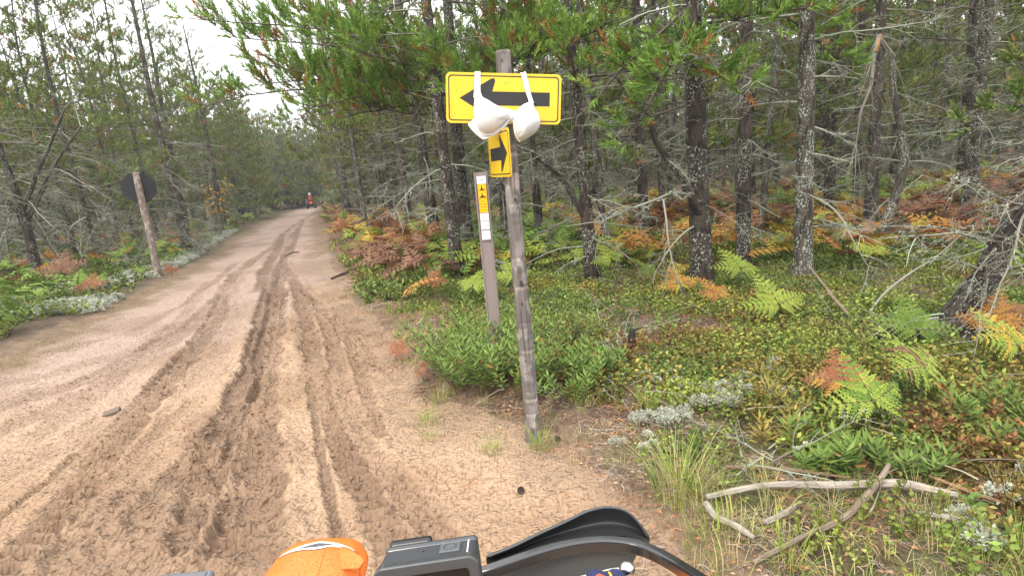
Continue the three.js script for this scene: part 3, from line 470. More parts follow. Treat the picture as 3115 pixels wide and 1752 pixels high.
// far woods: one mass
{
  const build = (o, s) => { R = rng32(s); const g = pine(o, false), l = []; g.traverse(m => { if (m.isMesh) { const q = m.geometry.clone(); if (m.name === 'trunk') { const c = q.attributes.color.array; for (let k = 0; k < c.length; k += 3) { c[k] = 0.09; c[k + 1] = 0.078; c[k + 2] = 0.066; } } q.setIndex(new THREE.Uint32BufferAttribute(Array.from(q.index.array), 1)); l.push(q); } }); return mergeGeometries(l); };
  const A = build({ h: 10, r: 0.12, bow: 0.2, dead: [0.5, 3.2, 10, 1.6], live: [0.9, 9.8, 48, 2.5], fol: { needles: 8, nw: 0.02, ts: 1.9, dens: 5, yellow: 1.3 } }, 5), B = build({ h: 9, r: 0.1, bow: 0.2, dead: [0.4, 5, 20, 1.5], live: [3, 8.8, 32, 1.9], fol: { needles: 8, nw: 0.02, ts: 1.9, dens: 5, yellow: 1.2 } }, 6);
  R = rng32(303);
  const g = thing('far_woods', 'far dense mass of pines closing off the view', 'woods'); g.userData.kind = 'stuff';
  for (const [geo, n] of [[A, 520], [B, 300]]) {
    const im = new THREE.InstancedMesh(geo, M.twig, n), mt = new THREE.Matrix4(); shade(im); im.name = 'pines'; im.userData.kind = 'stuff'; let c = 0;
    for (let k = 0; k < 20000 && c < n; k++) { const end = k % 6 === 0, az = end ? rr(-0.5, -0.2) : rr(-1.15, 1.1), d = end ? rr(66, 92) : 31 + 62 * R(), x = Math.sin(az) * d, z = -Math.cos(az) * d; if (trail(x, z) > -1.6 || d < 44 && az < -0.3 && !okSpot(x, z, 2)) continue; mt.compose(V(x, gh(x, z), z), new THREE.Quaternion().setFromAxisAngle(V(0, 1, 0), rr(0, 6.28)), V(1, 1, 1).multiplyScalar(rr(0.8, 1.2))); im.setMatrixAt(c++, mt); }
    im.count = c; g.add(im);
  }
}
console.log('woods done');

// ---------------------------------------------------------------- ferns, shrubs, grass, lichen, litter, fallen wood
const FERN = { green: [[0.13, 0.22, 0.035], [0.2, 0.29, 0.05]], lime: [[0.24, 0.33, 0.05], [0.34, 0.4, 0.07]], yellow: [[0.42, 0.34, 0.05], [0.5, 0.38, 0.06]], orange: [[0.38, 0.18, 0.04], [0.47, 0.26, 0.06]], rust: [[0.27, 0.105, 0.05], [0.36, 0.16, 0.08]], brown: [[0.2, 0.1, 0.06], [0.29, 0.16, 0.1]] };
const fcol = k => mix3(FERN[k][0], FERN[k][1], R());
// one blade of bracken lying along +z from the origin, drooping; toothed leaflets in pairs
function bracken(g, org, dir, up, L, hue, lod) {
  const side = up.clone().cross(dir).normalize(), n = lod ? 7 : 8, rachis = [], sag = rr(0.18, 0.4);
  for (let k = 0; k <= n; k++) { const t = k / n; rachis.push(org.clone().addScaledVector(dir, L * t).addScaledVector(up, L * (0.08 * t - sag * t * t))); }
  if (!lod) g.tube(rachis, taper(0.0028, 0.0008, n), 3, [0.2, 0.17, 0.06], 1, false);
  for (let k = 0; k < n; k++) {
    const t = (k + 0.3) / n, pl = L * 0.5 * Math.pow(1 - t, 0.85) * rr(0.88, 1.08);
    for (const s of [-1, 1]) {
      const c0 = hue(), d = side.clone().multiplyScalar(s).addScaledVector(dir, rr(0.45, 0.7)).addScaledVector(up, rr(-0.12, 0.1)).normalize(), p0 = rachis[k].clone().lerp(rachis[k + 1], s > 0 ? 0.3 : 0.45), q = d.clone().cross(up).normalize(), droop = rr(0.1, 0.4);
      if (lod) { g.leaf(p0, d.clone().addScaledVector(up, -droop * 0.6).normalize(), q, up, pl, pl * 0.12 + 0.008, c0, 0.35, 0.3); continue; }
      const m = Math.max(3, Math.round(pl / 0.02)); g.leaf(p0, d.clone().addScaledVector(up, -droop * 0.5).normalize(), q, up, pl * 0.95, pl * 0.055 + 0.004, c0, 0.1, 0.3);
      for (let j = 0; j < m; j++) {
        const f = (j + 0.4) / m, b = p0.clone().addScaledVector(d, pl * f).addScaledVector(up, -pl * droop * f * f), w = (pl * 0.22 + 0.008) * Math.pow(1.02 - f, 0.7);
        for (const e of [-1, 1]) { const ld = q.clone().multiplyScalar(e).addScaledVector(d, 0.75).addScaledVector(up, rr(-0.2, 0.15)).normalize(), v = rr(0.82, 1.18); g.leaf(b, ld, d, up, w, Math.max(0.006, pl / m * 0.46), [c0[0] * v, c0[1] * v, c0[2] * v], 0.15, 0.35); }
      }
      g.leaf(p0.clone().addScaledVector(d, pl * 0.9).addScaledVector(up, -pl * droop * 0.8), d, q, up, pl * 0.16, 0.005, c0, 0.1);
    }
  }
  const k = rachis[n - 1]; g.leaf(k, dir, side, up, L * 0.14, L * 0.02, hue(), 0.1);
}
function fern(hue, size, hgt, lod, tilt = 0.75) { // ternate: one centre blade, two side blades on a stalk; the blades lean to the light
  const g = new THREE.Group(), b = new GB(), st = crooked(V(0, -0.03, 0), V(rr(-0.1, 0.1), 1, 0.15), hgt * 0.85 + (lod ? 0 : 0.07), 4, 0.06, 0), tip = st[4];
  b.tube(st, taper(0.0045, 0.003, 4), 4, [0.17, 0.14, 0.05], 1, false); part('stem', b.geo(), M.leaf, g);
  const T = tilt + rr(-0.12, 0.12), e2 = V(0, Math.sin(T), -Math.cos(T)), e1 = V(1, 0, 0), nn = V(0, Math.cos(T), Math.sin(T));
  for (const a of [rr(-0.2, 0.2), 1.3 + rr(-0.2, 0.25), -1.3 + rr(-0.25, 0.2)]) { const f = new GB(), d = e1.clone().multiplyScalar(Math.sin(a)).addScaledVector(e2, Math.cos(a)).addScaledVector(nn, rr(-0.1, 0.1)).normalize(), up = nn.clone().addScaledVector(d, -nn.dot(d)).normalize(); bracken(f, tip, d, up, size * (Math.abs(a) > 1 ? 0.82 : 1), hue, lod); part('frond', f.geo(), M.leaf, g); }
  return g;
}
R = rng32(404);
const fernAt = (g, label, x, z, turn, s = 1, group) => { plant(g, 'bracken_fern', label, x, z, turn, group, 'fern'); g.scale.setScalar(s); return g; };
const hueOf = k => () => fcol(k), hueMix = (a, b, p) => () => fcol(R() < p ? b : a);
fernAt(fern(hueOf('lime'), 0.42, 0.36), 'large lime-green bracken fern at the foot of the thick dark pine', 2.62, -6.05, 0.3);
fernAt(fern(hueOf('lime'), 0.36, 0.36), 'lime-green bracken fern at the foot of the leaning forked pine', 1.35, -7.1, 0.4);
fernAt(fern(hueOf('green'), 0.3, 0.3), 'green bracken fern beside the hanging pale spray', 1.68, -6.5, 0.9);
fernAt(fern(hueMix('orange', 'yellow', 0.4), 0.34, 0.24), 'yellow-orange bracken fern under the hanging pale spray', 1.82, -5.75, 0.2);
fernAt(fern(hueMix('orange', 'rust', 0.15), 0.3, 0.22), 'bright orange bracken fern beside the yellow-green fern', 2.02, -5.15, 0.5);
fernAt(fern(hueOf('lime'), 0.42, 0.26), 'yellow-green bracken fern in the low shrubs, beside the bright orange fern', 2.38, -4.65, 0.2);
fernAt(fern(hueMix('lime', 'yellow', 0.2), 0.4, 0.28), 'lime bracken fern between the lichen-crusted pine and the dead tree', 4.45, -6.5, 0.2);
fernAt(fern(hueOf('lime'), 0.2, 0.16), 'small lime fern sprig beside the lichen-crusted pine', 3.75, -5.75, 1.2);
fernAt(fern(hueOf('lime'), 0.36, 0.3), 'lime bracken fern behind the trail marker', -0.42, -6.6, -0.5);
fernAt(fern(hueOf('lime'), 0.34, 0.42), 'upright lime bracken fern between the trail marker and the wooden post', 0.02, -6.3, 0.2);
fernAt(fern(hueOf('green'), 0.36, 0.2), 'fresh bright green fern beside the fallen black log', 3.02, -3.82, -0.3);
fernAt(fern(hueMix('rust', 'orange', 0.3), 0.3, 0.22), 'rust and gold bracken fern above the leafy narrow-leaved plants', 1.93, -2.95, -0.5);
fernAt(fern(hueMix('lime', 'green', 0.5), 0.34, 0.26), 'green bracken fern drooping over the narrow-leaved plants', 1.82, -2.62, 0.1);
fernAt(fern(hueMix('lime', 'brown', 0.15), 0.42, 0.28), 'broad pale green bracken fern with brown-tipped fronds', 2.3, -2.85, 0.8);
fernAt(fern(hueMix('yellow', 'lime', 0.5), 0.36, 0.28), 'yellow bracken fern in front of the fallen black log', 3.1, -3.15, 0.3);
fernAt(fern(hueMix('rust', 'brown', 0.3), 0.4, 0.26), 'dark rust bracken fern lying against the fallen black log', 3.55, -3.7, 0.2);
fernAt(fern(hueOf('orange'), 0.3, 0.24), 'orange bracken fern above the fallen black log', 3.42, -3.62, -0.9);
fernAt(fern(hueOf('rust'), 0.34, 0.3), 'withered rust fern leaning beside the trail marker', -1.05, -7.0, -0.4);
fernAt(fern(hueOf('brown'), 0.3, 0.16), 'curled brown fern lying on the trail edge', -2.0, -8.3, -0.8);
fernAt(fern(hueOf('rust'), 0.27, 0.08), 'small curled rust fern on the sand', -1.12, -4.72, -0.8);
fernAt(fern(hueOf('rust'), 0.28, 0.1), 'curled rust fern at the edge of the leafy green bush', -0.78, -4.15, -1.5);
fernAt(fern(hueOf('green'), 0.3, 0.3), 'bright green leafy fern among brown bracken by the trail bend', -2.3, -10.9, 0);
fernAt(fern(hueOf('brown'), 0.62, 0.5), 'large drooping brown fern beside the stunted dead tree', -8.75, -10.3, 0.4);
fernAt(fern(hueOf('rust'), 0.4, 0.25), 'small rust fern at the trail edge before the stop sign', -7.45, -9.35, 0.4);
fernAt(fern(hueOf('rust'), 0.3, 0.12), 'red-brown fern scrap at the foot of the stop sign post', -7.5, -11.75, 1.2);
// ferns of the middle distance: a few forms in each colour
const fernForms = {};
const NEXT = { green: 'lime', lime: 'green', yellow: 'lime', orange: 'yellow', rust: 'orange', brown: 'rust' };
for (const k of ['green', 'lime', 'yellow', 'orange', 'rust', 'brown']) fernForms[k] = [0, 1, 2].map(() => ({ g: fern(hueMix(k, NEXT[k], 0.25), rr(0.36, 0.48), rr(0.3, 0.42), true, rr(0.35, 0.8)), used: false }));
const FL = { green: 'green bracken fern of the fern carpet under the pines', lime: 'lime-green bracken fern of the fern carpet under the pines', yellow: 'yellow bracken fern of the fern carpet under the pines', orange: 'orange bracken fern of the fern carpet under the pines', rust: 'rust-red bracken fern of the fern carpet under the pines', brown: 'dull brown bracken fern of the fern carpet under the pines' };
const hueHere = (x, z) => { const n = fbm(x * 0.25, z * 0.25, 3, 501) + rr(-0.12, 0.12), dry = smooth(3, 11, x) * 0.15 - (woodSide(x, z) ? 0 : 0.07); const bank = trail(x, z) > -2.4 && woodSide(x, z) && z < -4 && R() < 0.75 ? 0.2 : 0, v = n + dry + bank; return v < 0.46 ? 'green' : v < 0.53 ? 'lime' : v < 0.58 ? 'yellow' : v < 0.645 ? 'orange' : v < 0.76 ? 'rust' : 'brown'; };
let nf = 0;
for (let k = 0; k < 5000 && nf < 190; k++) {
  const az = rr(-0.95, 0.92), d = 6.8 + 13 * R(), x = Math.sin(az) * d, z = -Math.cos(az) * d;
  if (trail(x, z) > -0.35) continue; if (trail(x, z) > -2.2 && R() < 0.55) continue; if (!woodSide(x, z) && R() < 0.65) continue; if (x > 0.6 && d < 9 && R() < 0.75) continue; if (x < -4 && d < 10) continue;
  const h = hueHere(x, z), f = pick(fernForms[h]); let o;
  if (!f.used) { f.used = true; o = plant(f.g, 'bracken_fern', FL[h], x, z, rr(0, 6.28), h + ' ferns of the carpet', 'fern'); } else { o = copy(f.g); o.position.set(x, gh(x, z), z); o.rotation.y = rr(0, 6.28); }
  o.scale.setScalar(rr(0.75, 1.3)); nf++;
}
function scatter(name, label, category, geo, mat, list, parentKind = 'stuff') { // list of [x, z, scale, turn, colour, tilt]
  const im = new THREE.InstancedMesh(geo, mat, list.length), mt = new THREE.Matrix4(), q = new THREE.Quaternion(), e = new THREE.Euler(); shade(im);
  list.forEach(([x, z, s, t, c, tilt = 0, dy = 0], i) => { e.set(tilt * Math.cos(t * 3), t, tilt * Math.sin(t * 3)); q.setFromEuler(e); mt.compose(V(x, gh(x, z) + dy, z), q, V(s, s, s)); im.setMatrixAt(i, mt); im.setColorAt(i, lin(...c)); });
  im.name = numbered(name); tag(im, label, category, null, parentKind); scene.add(im); return im;
}
{ // far fern carpet
  R = rng32(505); const b = new GB(), w = () => { const v = rr(0.8, 1.2); return [v, v, v]; };
  for (let k = 0; k < 3; k++) { const a = k * 2.1 + rr(0, 0.5), d = V(Math.cos(a), rr(0.0, 0.7), Math.sin(a)).normalize(); bracken(b, V(rr(-0.1, 0.1), rr(0.2, 0.42), rr(-0.1, 0.1)), d, V(0, 1, 0).addScaledVector(d, -d.y).normalize(), 0.42, w, true); }
  const L = [];
  for (let k = 0; k < 30000 && L.length < 6500; k++) { const az = rr(-1.05, 1.0), d = 8 + 62 * Math.pow(R(), 1.3), x = Math.sin(az) * d, z = -Math.cos(az) * d, t = trail(x, z); if (t > -0.5) continue; if (!woodSide(x, z) && t > -6 && R() < 0.7) continue; if (x > 0.5 && d < 11 && R() < 0.7) continue; if (d < 16 && R() < 0.3) continue; L.push([x, z, rr(0.7, 1.35), rr(0, 6.28), fcol(hueHere(x, z)), 0.3]); }
  scatter('fern_carpet', 'carpet of green, gold and rust bracken spreading under the pines', 'ferns', b.geo(), M.leaf, L);
}
// low shrubs: small oval leaves on short stems
function shrubGeo(n, r, h, L, W, seed) {
  R = rng32(seed); const b = new GB();
  for (let s = 0; s < n / 9; s++) {
    const a = rr(0, 6.28), q = r * Math.sqrt(R()), st = crooked(V(Math.cos(a) * q, -0.02, Math.sin(a) * q), V(Math.cos(a) * 0.4, 1, Math.sin(a) * 0.4), h * rr(0.5, 1.1), 3, 0.25, 0);
    b.tube(st, [0.0022, 0.0018, 0.0014, 0.001], 3, [0.6, 0.42, 0.3], 1, false);
    for (let k = 0; k < 9; k++) { const i = Math.floor(R() * 3), p = st[i].clone().lerp(st[i + 1], R()), d = V(rr(-1, 1), rr(-0.1, 0.8), rr(-1, 1)).normalize(), w = perp(d), v = rr(0.6, 1.35); b.leaf(p, d, w, w.clone().cross(d), L * rr(0.7, 1.3), W, [v, v, v * rr(0.8, 1.1)], 0.2, 0.5); }
  }
  return b.geo();
}
const SH = [[0.19, 0.265, 0.06], [0.27, 0.32, 0.075], [0.28, 0.315, 0.08], [0.14, 0.22, 0.065], [0.24, 0.19, 0.06], [0.26, 0.13, 0.06], [0.22, 0.27, 0.095], [0.31, 0.25, 0.07]];
{
  const near = shrubGeo(120, 0.13, 0.15, 0.028, 0.008, 61), nearB = shrubGeo(90, 0.12, 0.11, 0.02, 0.007, 62), farS = shrubGeo(90, 0.22, 0.2, 0.05, 0.017, 63);
  R = rng32(606);
  const A = [], B = [], C = [];
  const colAt = (x, z) => { const n = fbm(x * 0.9, z * 0.9, 3, 611), v = rr(0.55, 1.3), c = n < 0.47 ? pick([SH[0], SH[3], SH[6], SH[1]]) : n < 0.56 ? pick([SH[1], SH[2], SH[0], SH[1]]) : n < 0.66 ? pick([SH[4], SH[2], SH[0], SH[1], SH[3], SH[7]]) : pick([SH[5], SH[4], SH[1]]); return [c[0] * v * 1.2, c[1] * v * 1.2, c[2] * v * 1.15]; };
  for (let k = 0; k < 60000 && A.length + B.length < 5600; k++) { const x = rr(-1.5, 7.2), z = rr(-8.6, -1.7), t = trail(x, z); if (t > -0.12) continue; const edge = smooth(0.1, 0.9, -t); if (R() > edge) continue; const g = fbm(x * 1.7, z * 1.7, 3, 613); if (g < 0.485 && R() < 0.86) continue; if (z > -2.25 && x < 2.2 && R() < 0.85) continue; (R() < 0.6 ? A : B).push([x, z, rr(0.75, 1.35), rr(0, 6.28), colAt(x, z), 0.12]); }
  for (let k = 0; k < 60000 && C.length < 6500; k++) { const az = rr(-1.05, 1.0), d = 7.5 + 34 * Math.pow(R(), 1.5), x = Math.sin(az) * d, z = -Math.cos(az) * d, t = trail(x, z); if (t > -0.3) continue; if (x > -1 && d < 8.5) continue; if (x < -4 && t > -1.1 && R() < 0.75) continue; const c = colAt(x, z), k2 = x < -5 ? 0.8 : 0.95; C.push([x, z, rr(0.7, 1.4), rr(0, 6.28), [c[0] * k2, c[1] * k2, c[2] * k2], 0.1]); }
  scatter('low_shrubs', 'low mat of small-leaved green and bronze shrubs beside the trail', 'shrubs', near, M.leaf, A);
  scatter('low_shrubs', 'creeping small-leaved ground cover filling in between the low shrubs', 'ground cover', nearB, M.leaf, B);
  scatter('undergrowth', 'dull green undergrowth deeper in the wood and along the far verge', 'undergrowth', farS, M.leaf, C);
}
// narrow-leaved bushes
function leafyBush(r, h, stems, hueA, hueB, L = 0.055, W = 0.006) {
  const g = new THREE.Group(), st = new GB(), lf = new GB();
  for (let s = 0; s < stems; s++) {
    const a = rr(0, 6.28), q = r * Math.sqrt(R()) * 0.75, p = crooked(V(Math.cos(a) * q, -0.03, Math.sin(a) * q), V(Math.cos(a) * 0.5, 1, Math.sin(a) * 0.5), h * rr(0.55, 1.1), 5, 0.12, 0.1);
    st.tube(p, taper(0.003, 0.0012, 5), 3, [0.15, 0.1, 0.06], 1, false);
    for (let k = 0; k < 24; k++) { const t = 0.3 + 0.7 * k / 24, i = Math.min(4, Math.floor(t * 5)), b = p[i].clone().lerp(p[i + 1], t * 5 - i), an = k * 2.4, d = V(Math.cos(an), lerp(0.05, 0.9, t * t) + rr(-0.2, 0.2), Math.sin(an)).normalize(), w = V(-Math.sin(an), 0, Math.cos(an)), v = rr(0.7, 1.25), c = mix3(hueA, hueB, R()); lf.leaf(b, d, w, w.clone().cross(d).multiplyScalar(-1), L * rr(0.75, 1.25), W, R() < 0.03 ? [0.4, 0.2, 0.05] : [c[0] * v, c[1] * v, c[2] * v], 0.3, 0.5); }
  }
  part('stems', st.geo(), M.twig, g).userData.kind = 'stuff'; part('leaves', lf.geo(), M.leaf, g).userData.kind = 'stuff'; return g;
}
R = rng32(707);
const bush = (args, label, x, z) => plant(leafyBush(...args), 'leafy_bush', label, x, z, rr(0, 6), null, 'bush');
const bg = [0.13, 0.23, 0.045], bl = [0.25, 0.35, 0.08];
bush([0.29, 0.64, 86, bg, bl, 0.06, 0.0085], 'dense narrow-leaved green bush in front of the trail marker', -0.3, -3.86);
bush([0.25, 0.56, 58, bg, bl, 0.06, 0.0085], 'narrow-leaved green bush between the trail marker and the wooden post', -0.06, -3.7);
bush([0.26, 0.38, 52, bg, bl, 0.06, 0.0085], 'narrow-leaved green bush on the wood side of the wooden post', 0.3, -3.62);
bush([0.24, 0.3, 40, bg, bl, 0.06, 0.0085], 'lower narrow-leaved bush next to the dead grey twigs', 0.56, -3.85);
bush([0.3, 0.32, 40, bg, bl], 'narrow-leaved bush behind the trail marker', -0.1, -4.7);
bush([0.26, 0.28, 34, [0.1, 0.15, 0.04], [0.2, 0.22, 0.06]], 'olive narrow-leaved bush behind the wooden post', 0.45, -4.6);
bush([0.14, 0.26, 12, [0.12, 0.21, 0.04], [0.2, 0.29, 0.06], 0.085, 0.011], 'bright green broad-bladed plant below the rust and gold fern', 1.5, -2.5);
bush([0.13, 0.22, 12, [0.12, 0.2, 0.04], [0.19, 0.27, 0.06], 0.075, 0.01], 'bright green broad-bladed plant below the drooping green fern', 1.85, -2.35);
bush([0.2, 0.34, 22, [0.12, 0.2, 0.04], [0.2, 0.27, 0.06], 0.08, 0.01], 'tall leafy green plant beside the yellow bracken fern', 2.5, -2.45);
bush([0.12, 0.16, 8, [0.3, 0.26, 0.06], [0.42, 0.3, 0.07], 0.08, 0.009], 'yellowing star-leaved plant near the pale lichen clumps', 1.42, -2.72);
bush([0.14, 0.2, 9, [0.09, 0.16, 0.05], [0.12, 0.2, 0.07], 0.09, 0.009], 'dark green star-leaved plant at the foot of the lichen-crusted pine', 3.28, -5.7);
bush([0.22, 0.2, 20, [0.27, 0.12, 0.05], [0.33, 0.17, 0.07], 0.035, 0.008], 'red-bronze low bush beyond the broad pale fern', 2.35, -2.5);
bush([0.2, 0.22, 18, [0.2, 0.2, 0.05], [0.28, 0.24, 0.07], 0.07, 0.008], 'olive drooping leafy plant behind the lichen clumps', 1.72, -3.1);
bush([0.24, 0.22, 20, [0.18, 0.19, 0.05], [0.25, 0.22, 0.07], 0.08, 0.009], 'drooping olive plant before the fresh bright green fern', 2.7, -4.1);
// grass tufts
function grassGeo(n, r, h, cols, seed) { const keep = R; R = rng32(seed); const b = new GB(); for (let k = 0; k < n; k++) { const a = rr(0, 6.28), q = r * Math.sqrt(R()), d = V(Math.cos(a + rr(-0.7, 0.7)), 0, Math.sin(a + rr(-0.7, 0.7))), w = V(-d.z, 0, d.x); b.blade(V(Math.cos(a) * q, -0.02, Math.sin(a) * q), d, rr(0.15, 1.0), w, h * rr(0.45, 1.15), rr(0.0014, 0.0028), pick(cols), 4); } R = keep; return b.geo(); }
const GC = [[0.2, 0.29, 0.06], [0.28, 0.37, 0.07], [0.38, 0.42, 0.1], [0.46, 0.4, 0.19], [0.5, 0.44, 0.25]], GG = GC.slice(0, 3);
const tuftAt = (n, r, h, c, label, x, z, s) => { const m = top('grass_tuft', grassGeo(n, r, h, c, s), M.grass, label, 'grass'); m.position.set(x, gh(x, z), z); };
tuftAt(220, 0.13, 0.34, GC, 'large bright grass tuft beside the forked grey branch', 0.72, -2.28, 1);
tuftAt(90, 0.07, 0.2, GG, 'grass tuft at the very foot of the wooden post', 0.1, -2.93, 2);
tuftAt(70, 0.06, 0.17, GC, 'small thin grass tuft on the sand beside the wooden post', -0.2, -2.95, 3);
tuftAt(60, 0.07, 0.17, GG, 'grass tuft on the sand edge below the curled rust fern', -0.66, -3.45, 4);
tuftAt(40, 0.06, 0.13, GG, 'low sparse grass tuft out on the sand', -0.62, -3.2, 5);
tuftAt(60, 0.07, 0.22, GC, 'grass tuft growing against the dense green bush', -0.62, -3.75, 6);
tuftAt(60, 0.06, 0.24, GG, 'grass tuft next to the pale lichen clumps', 0.82, -3.2, 7);
tuftAt(60, 0.08, 0.2, GG, 'grass tuft at the trail edge by the small curled rust fern', -1.0, -5.3, 8);
{
  R = rng32(808); const g1 = grassGeo(26, 0.08, 0.17, [[1, 1, 1], [1.2, 1.1, 1], [0.8, 0.9, 0.8]], 11), L = [];
  for (let k = 0; k < 9000 && L.length < 150; k++) { const x = rr(0.55, 3.2), z = rr(-2.45, -1.2), t = trail(x, z); if (t > 0.08 || t < -1.7) continue; if (R() > smooth(-2.5, -1.75, z) + 0.15) continue; L.push([x, z, rr(0.6, 1.25), rr(0, 6.28), pick(GC), 0.2]); }
  for (let k = 0; k < 9000 && L.length < 380; k++) { const x = rr(-2.6, 2.6), z = rr(-8, -2.3), t = trail(x, z); if (t > 0.1 || t < -1.0 || R() > 0.5) continue; L.push([x, z, rr(0.4, 0.9), rr(0, 6.28), pick(GC), 0.2]); }
  scatter('grass', 'thin yellow-green grass along the edge of the sand and shrubs', 'grass', g1, M.grass, L);
}
// reindeer lichen: pale branching cushions
{
  R = rng32(909); const b = new GB(); for (let k = 0; k < 150; k++) { const d = randDir(); d.y = Math.abs(d.y); const p = d.clone().multiplyScalar(rr(0.02, 0.045)), w = perp(d), v = rr(0.75, 1.1); b.leaf(p, d.clone().add(randDir().multiplyScalar(0.6)).normalize(), w, d.clone().cross(w), 0.014, 0.005, [v, v, v], 0.4, 0.5); }
  const L = [], c = () => { const v = rr(0.8, 1.1); return [0.58 * v, 0.6 * v, 0.5 * v]; };
  for (const [x, z, n, r] of [[1.25, -3.2, 9, 0.16], [1.5, -3.25, 12, 0.2], [0.81, -3.0, 6, 0.12], [0.96, -3.03, 5, 0.1], [1.1, -3.45, 5, 0.14], [0.85, -4.4, 6, 0.15], [1.7, -3.6, 6, 0.2], [0.6, -2.7, 5, 0.1], [2.1, -2.1, 3, 0.15], [1.75, -1.8, 3, 0.15]]) for (let k = 0; k < n; k++) L.push([x + rr(-r, r), z + rr(-r, r) * 0.8, rr(0.6, 1.4), rr(0, 6.28), c(), 0, 0.05]);
  for (let k = 0; k < 12000 && L.length < 2600; k++) { const q = rr(0, 1), z = lerp(-8, -28, q), t0 = lerp(-6.4, -13.8, q), x = t0 - Math.abs(rr(-1, 1)) * 2.4, t = trail(x, z); if (t > -0.1 || t < -2.6) continue; if (fbm(x * 0.7, z * 0.7, 3, 911) < 0.46) continue; L.push([x, z, rr(1, 2.6), rr(0, 6.28), c(), 0.1, 0.01]); }
  scatter('reindeer_lichen', 'pale grey-green cushions of lichen along the verges', 'lichen', b.geo(), M.leaf, L);
}
// loose twigs, needles and crumbs of litter along the trail edge
{
  R = rng32(1010); const b = new GB(); for (let k = 0; k < 16; k++) { const a = rr(0, 6.28), p = V(rr(-0.07, 0.07), 0.004 + R() * 0.008, rr(-0.07, 0.07)), v = rr(0.6, 1.5); b.tube([p, p.clone().add(V(Math.cos(a) * 0.025, rr(-0.002, 0.005), Math.sin(a) * 0.025)), p.clone().add(V(Math.cos(a + 0.3) * 0.055, 0, Math.sin(a + 0.3) * 0.055))], [0.0013, 0.0013, 0.0008], 3, [v, v, v], 1, false); }
  for (let k = 0; k < 5; k++) { const d = V(rr(-1, 1), 0.1, rr(-1, 1)).normalize(); b.leaf(V(rr(-0.07, 0.07), 0.008, rr(-0.07, 0.07)), d, perp(d), V(0, 1, 0), 0.025, 0.006, [1.3, 0.9, 0.7], 0.2); }
  const L = [], cols = [[0.24, 0.16, 0.11], [0.3, 0.23, 0.17], [0.16, 0.1, 0.07], [0.33, 0.18, 0.1], [0.36, 0.31, 0.25]];
  for (let k = 0; k < 40000 && L.length < 5200; k++) { const x = rr(-4, 5.5), z = rr(-10, -1.4), t = trail(x, z); if (t > 0.7 || t < -6) continue; if (t > 0 && R() > Math.exp(-t * 7)) continue; if (z < -6 && R() < 0.4) continue; L.push([x, z, rr(0.7, 1.3), rr(0, 6.28), pick(cols), 0]); }
  for (let k = 0; k < 400; k++) { const x = rr(-3.5, 1), z = rr(-5, -1.8); if (trail(x, z) < 0.2) continue; if (R() < 0.06) L.push([x, z, rr(0.4, 0.8), rr(0, 6.28), cols[2], 0]); }
  scatter('litter', 'brown needles, twigs and leaf scraps along the edge of the sand', 'litter', b.geo(), M.twig, L);
}
{ // dead sticks strewn through the low shrubs
  R = rng32(1616); const b = new GB(); for (let k = 0; k < 2; k++) deadBranch(b, V(rr(-0.1, 0.1), 0.03, rr(-0.1, 0.1)), V(rr(-1, 1), 0.25, rr(-1, 1)), rr(0.25, 0.4), 0.0045, { twigs: 3, sub: 1, sag: 0.4, n: 5 });
  const L = []; for (let k = 0; k < 4000 && L.length < 260; k++) { const x = rr(-1.5, 6), z = rr(-8.5, -1.9), t = trail(x, z); if (t > -0.1) continue; const v = rr(0.6, 1.4); L.push([x, z, rr(0.6, 1.3), rr(0, 6.28), [v, v * 0.95, v * 0.88], 0.2, 0.03]); }
  scatter('dead_sticks', 'thin grey dead sticks strewn through the low shrubs', 'sticks', b.geo(), M.twig, L);
}
// clods thrown up in the churned sand
{
  R = rng32(1111); const q = new THREE.IcosahedronGeometry(0.012, 1), p = q.attributes.position; for (let k = 0; k < p.count; k++) { const s = 0.65 + 0.7 * vnoise(p.getX(k) * 130 + 9, p.getY(k) * 130 + p.getZ(k) * 90, 7); p.setXYZ(k, p.getX(k) * s, p.getY(k) * s * 0.7, p.getZ(k) * s); } q.computeVertexNormals();
  const L = []; for (let k = 0; k < 60000 && L.length < 5200; k++) { const x = rr(-5, 0.6), z = rr(-9, -1.6); ground(x, z); const w = surf.wet; if (surf.t < 0.15 || R() > 0.04 + w * 0.75) continue; const v = rr(0.85, 1.15), c = mix3([0.35, 0.24, 0.155], [0.185, 0.115, 0.072], clamp(w + 0.2)); L.push([x, z, rr(0.25, 1.0) * (R() < 0.05 ? 1.8 : 1), rr(0, 6.28), [c[0] * v, c[1] * v, c[2] * v], 0.4]); }
  scatter('sand_clods', 'loose crumbs of damp sand thrown up by tyres', 'clods', q, std({ roughness: 0.97 }), L);
}
// fallen wood
R = rng32(1212);
const greyWood = std({ vertexColors: true, roughness: 0.9, bumpMap: rep(barkBump, 2, 3), bumpScale: 0.004 });
function stick(name, label, pts, rad, c, cat = 'branch', bark) {
  const o = V(pts[0][0], gh(pts[0][0], pts[0][2]), pts[0][2]), g = new THREE.Group(); g.name = numbered(name); g.position.copy(o); tag(g, label, cat); scene.add(g);
  const P = pts.map(([x, y, z]) => V(x, gh(x, z) + y, z).sub(o)), cv = new THREE.CatmullRomCurve3(P), q = cv.getPoints(18), b = new GB();
  b.tube(q, (t, an) => { const f = t * (rad.length - 1), i = Math.min(rad.length - 2, Math.floor(f)); return lerp(rad[i], rad[i + 1], f - i) * (1 + 0.45 * (vnoise(Math.cos(an) * 2 + 4, t * 22 + Math.sin(an) * 2, 9) - 0.5)); }, 9, t => { const v = 0.75 + 0.5 * vnoise(t * 14, 3, 17); return [c[0] * v, c[1] * v, c[2] * v]; });
  part('stem', b.geo(), bark || greyWood, g); return [g, q];
}
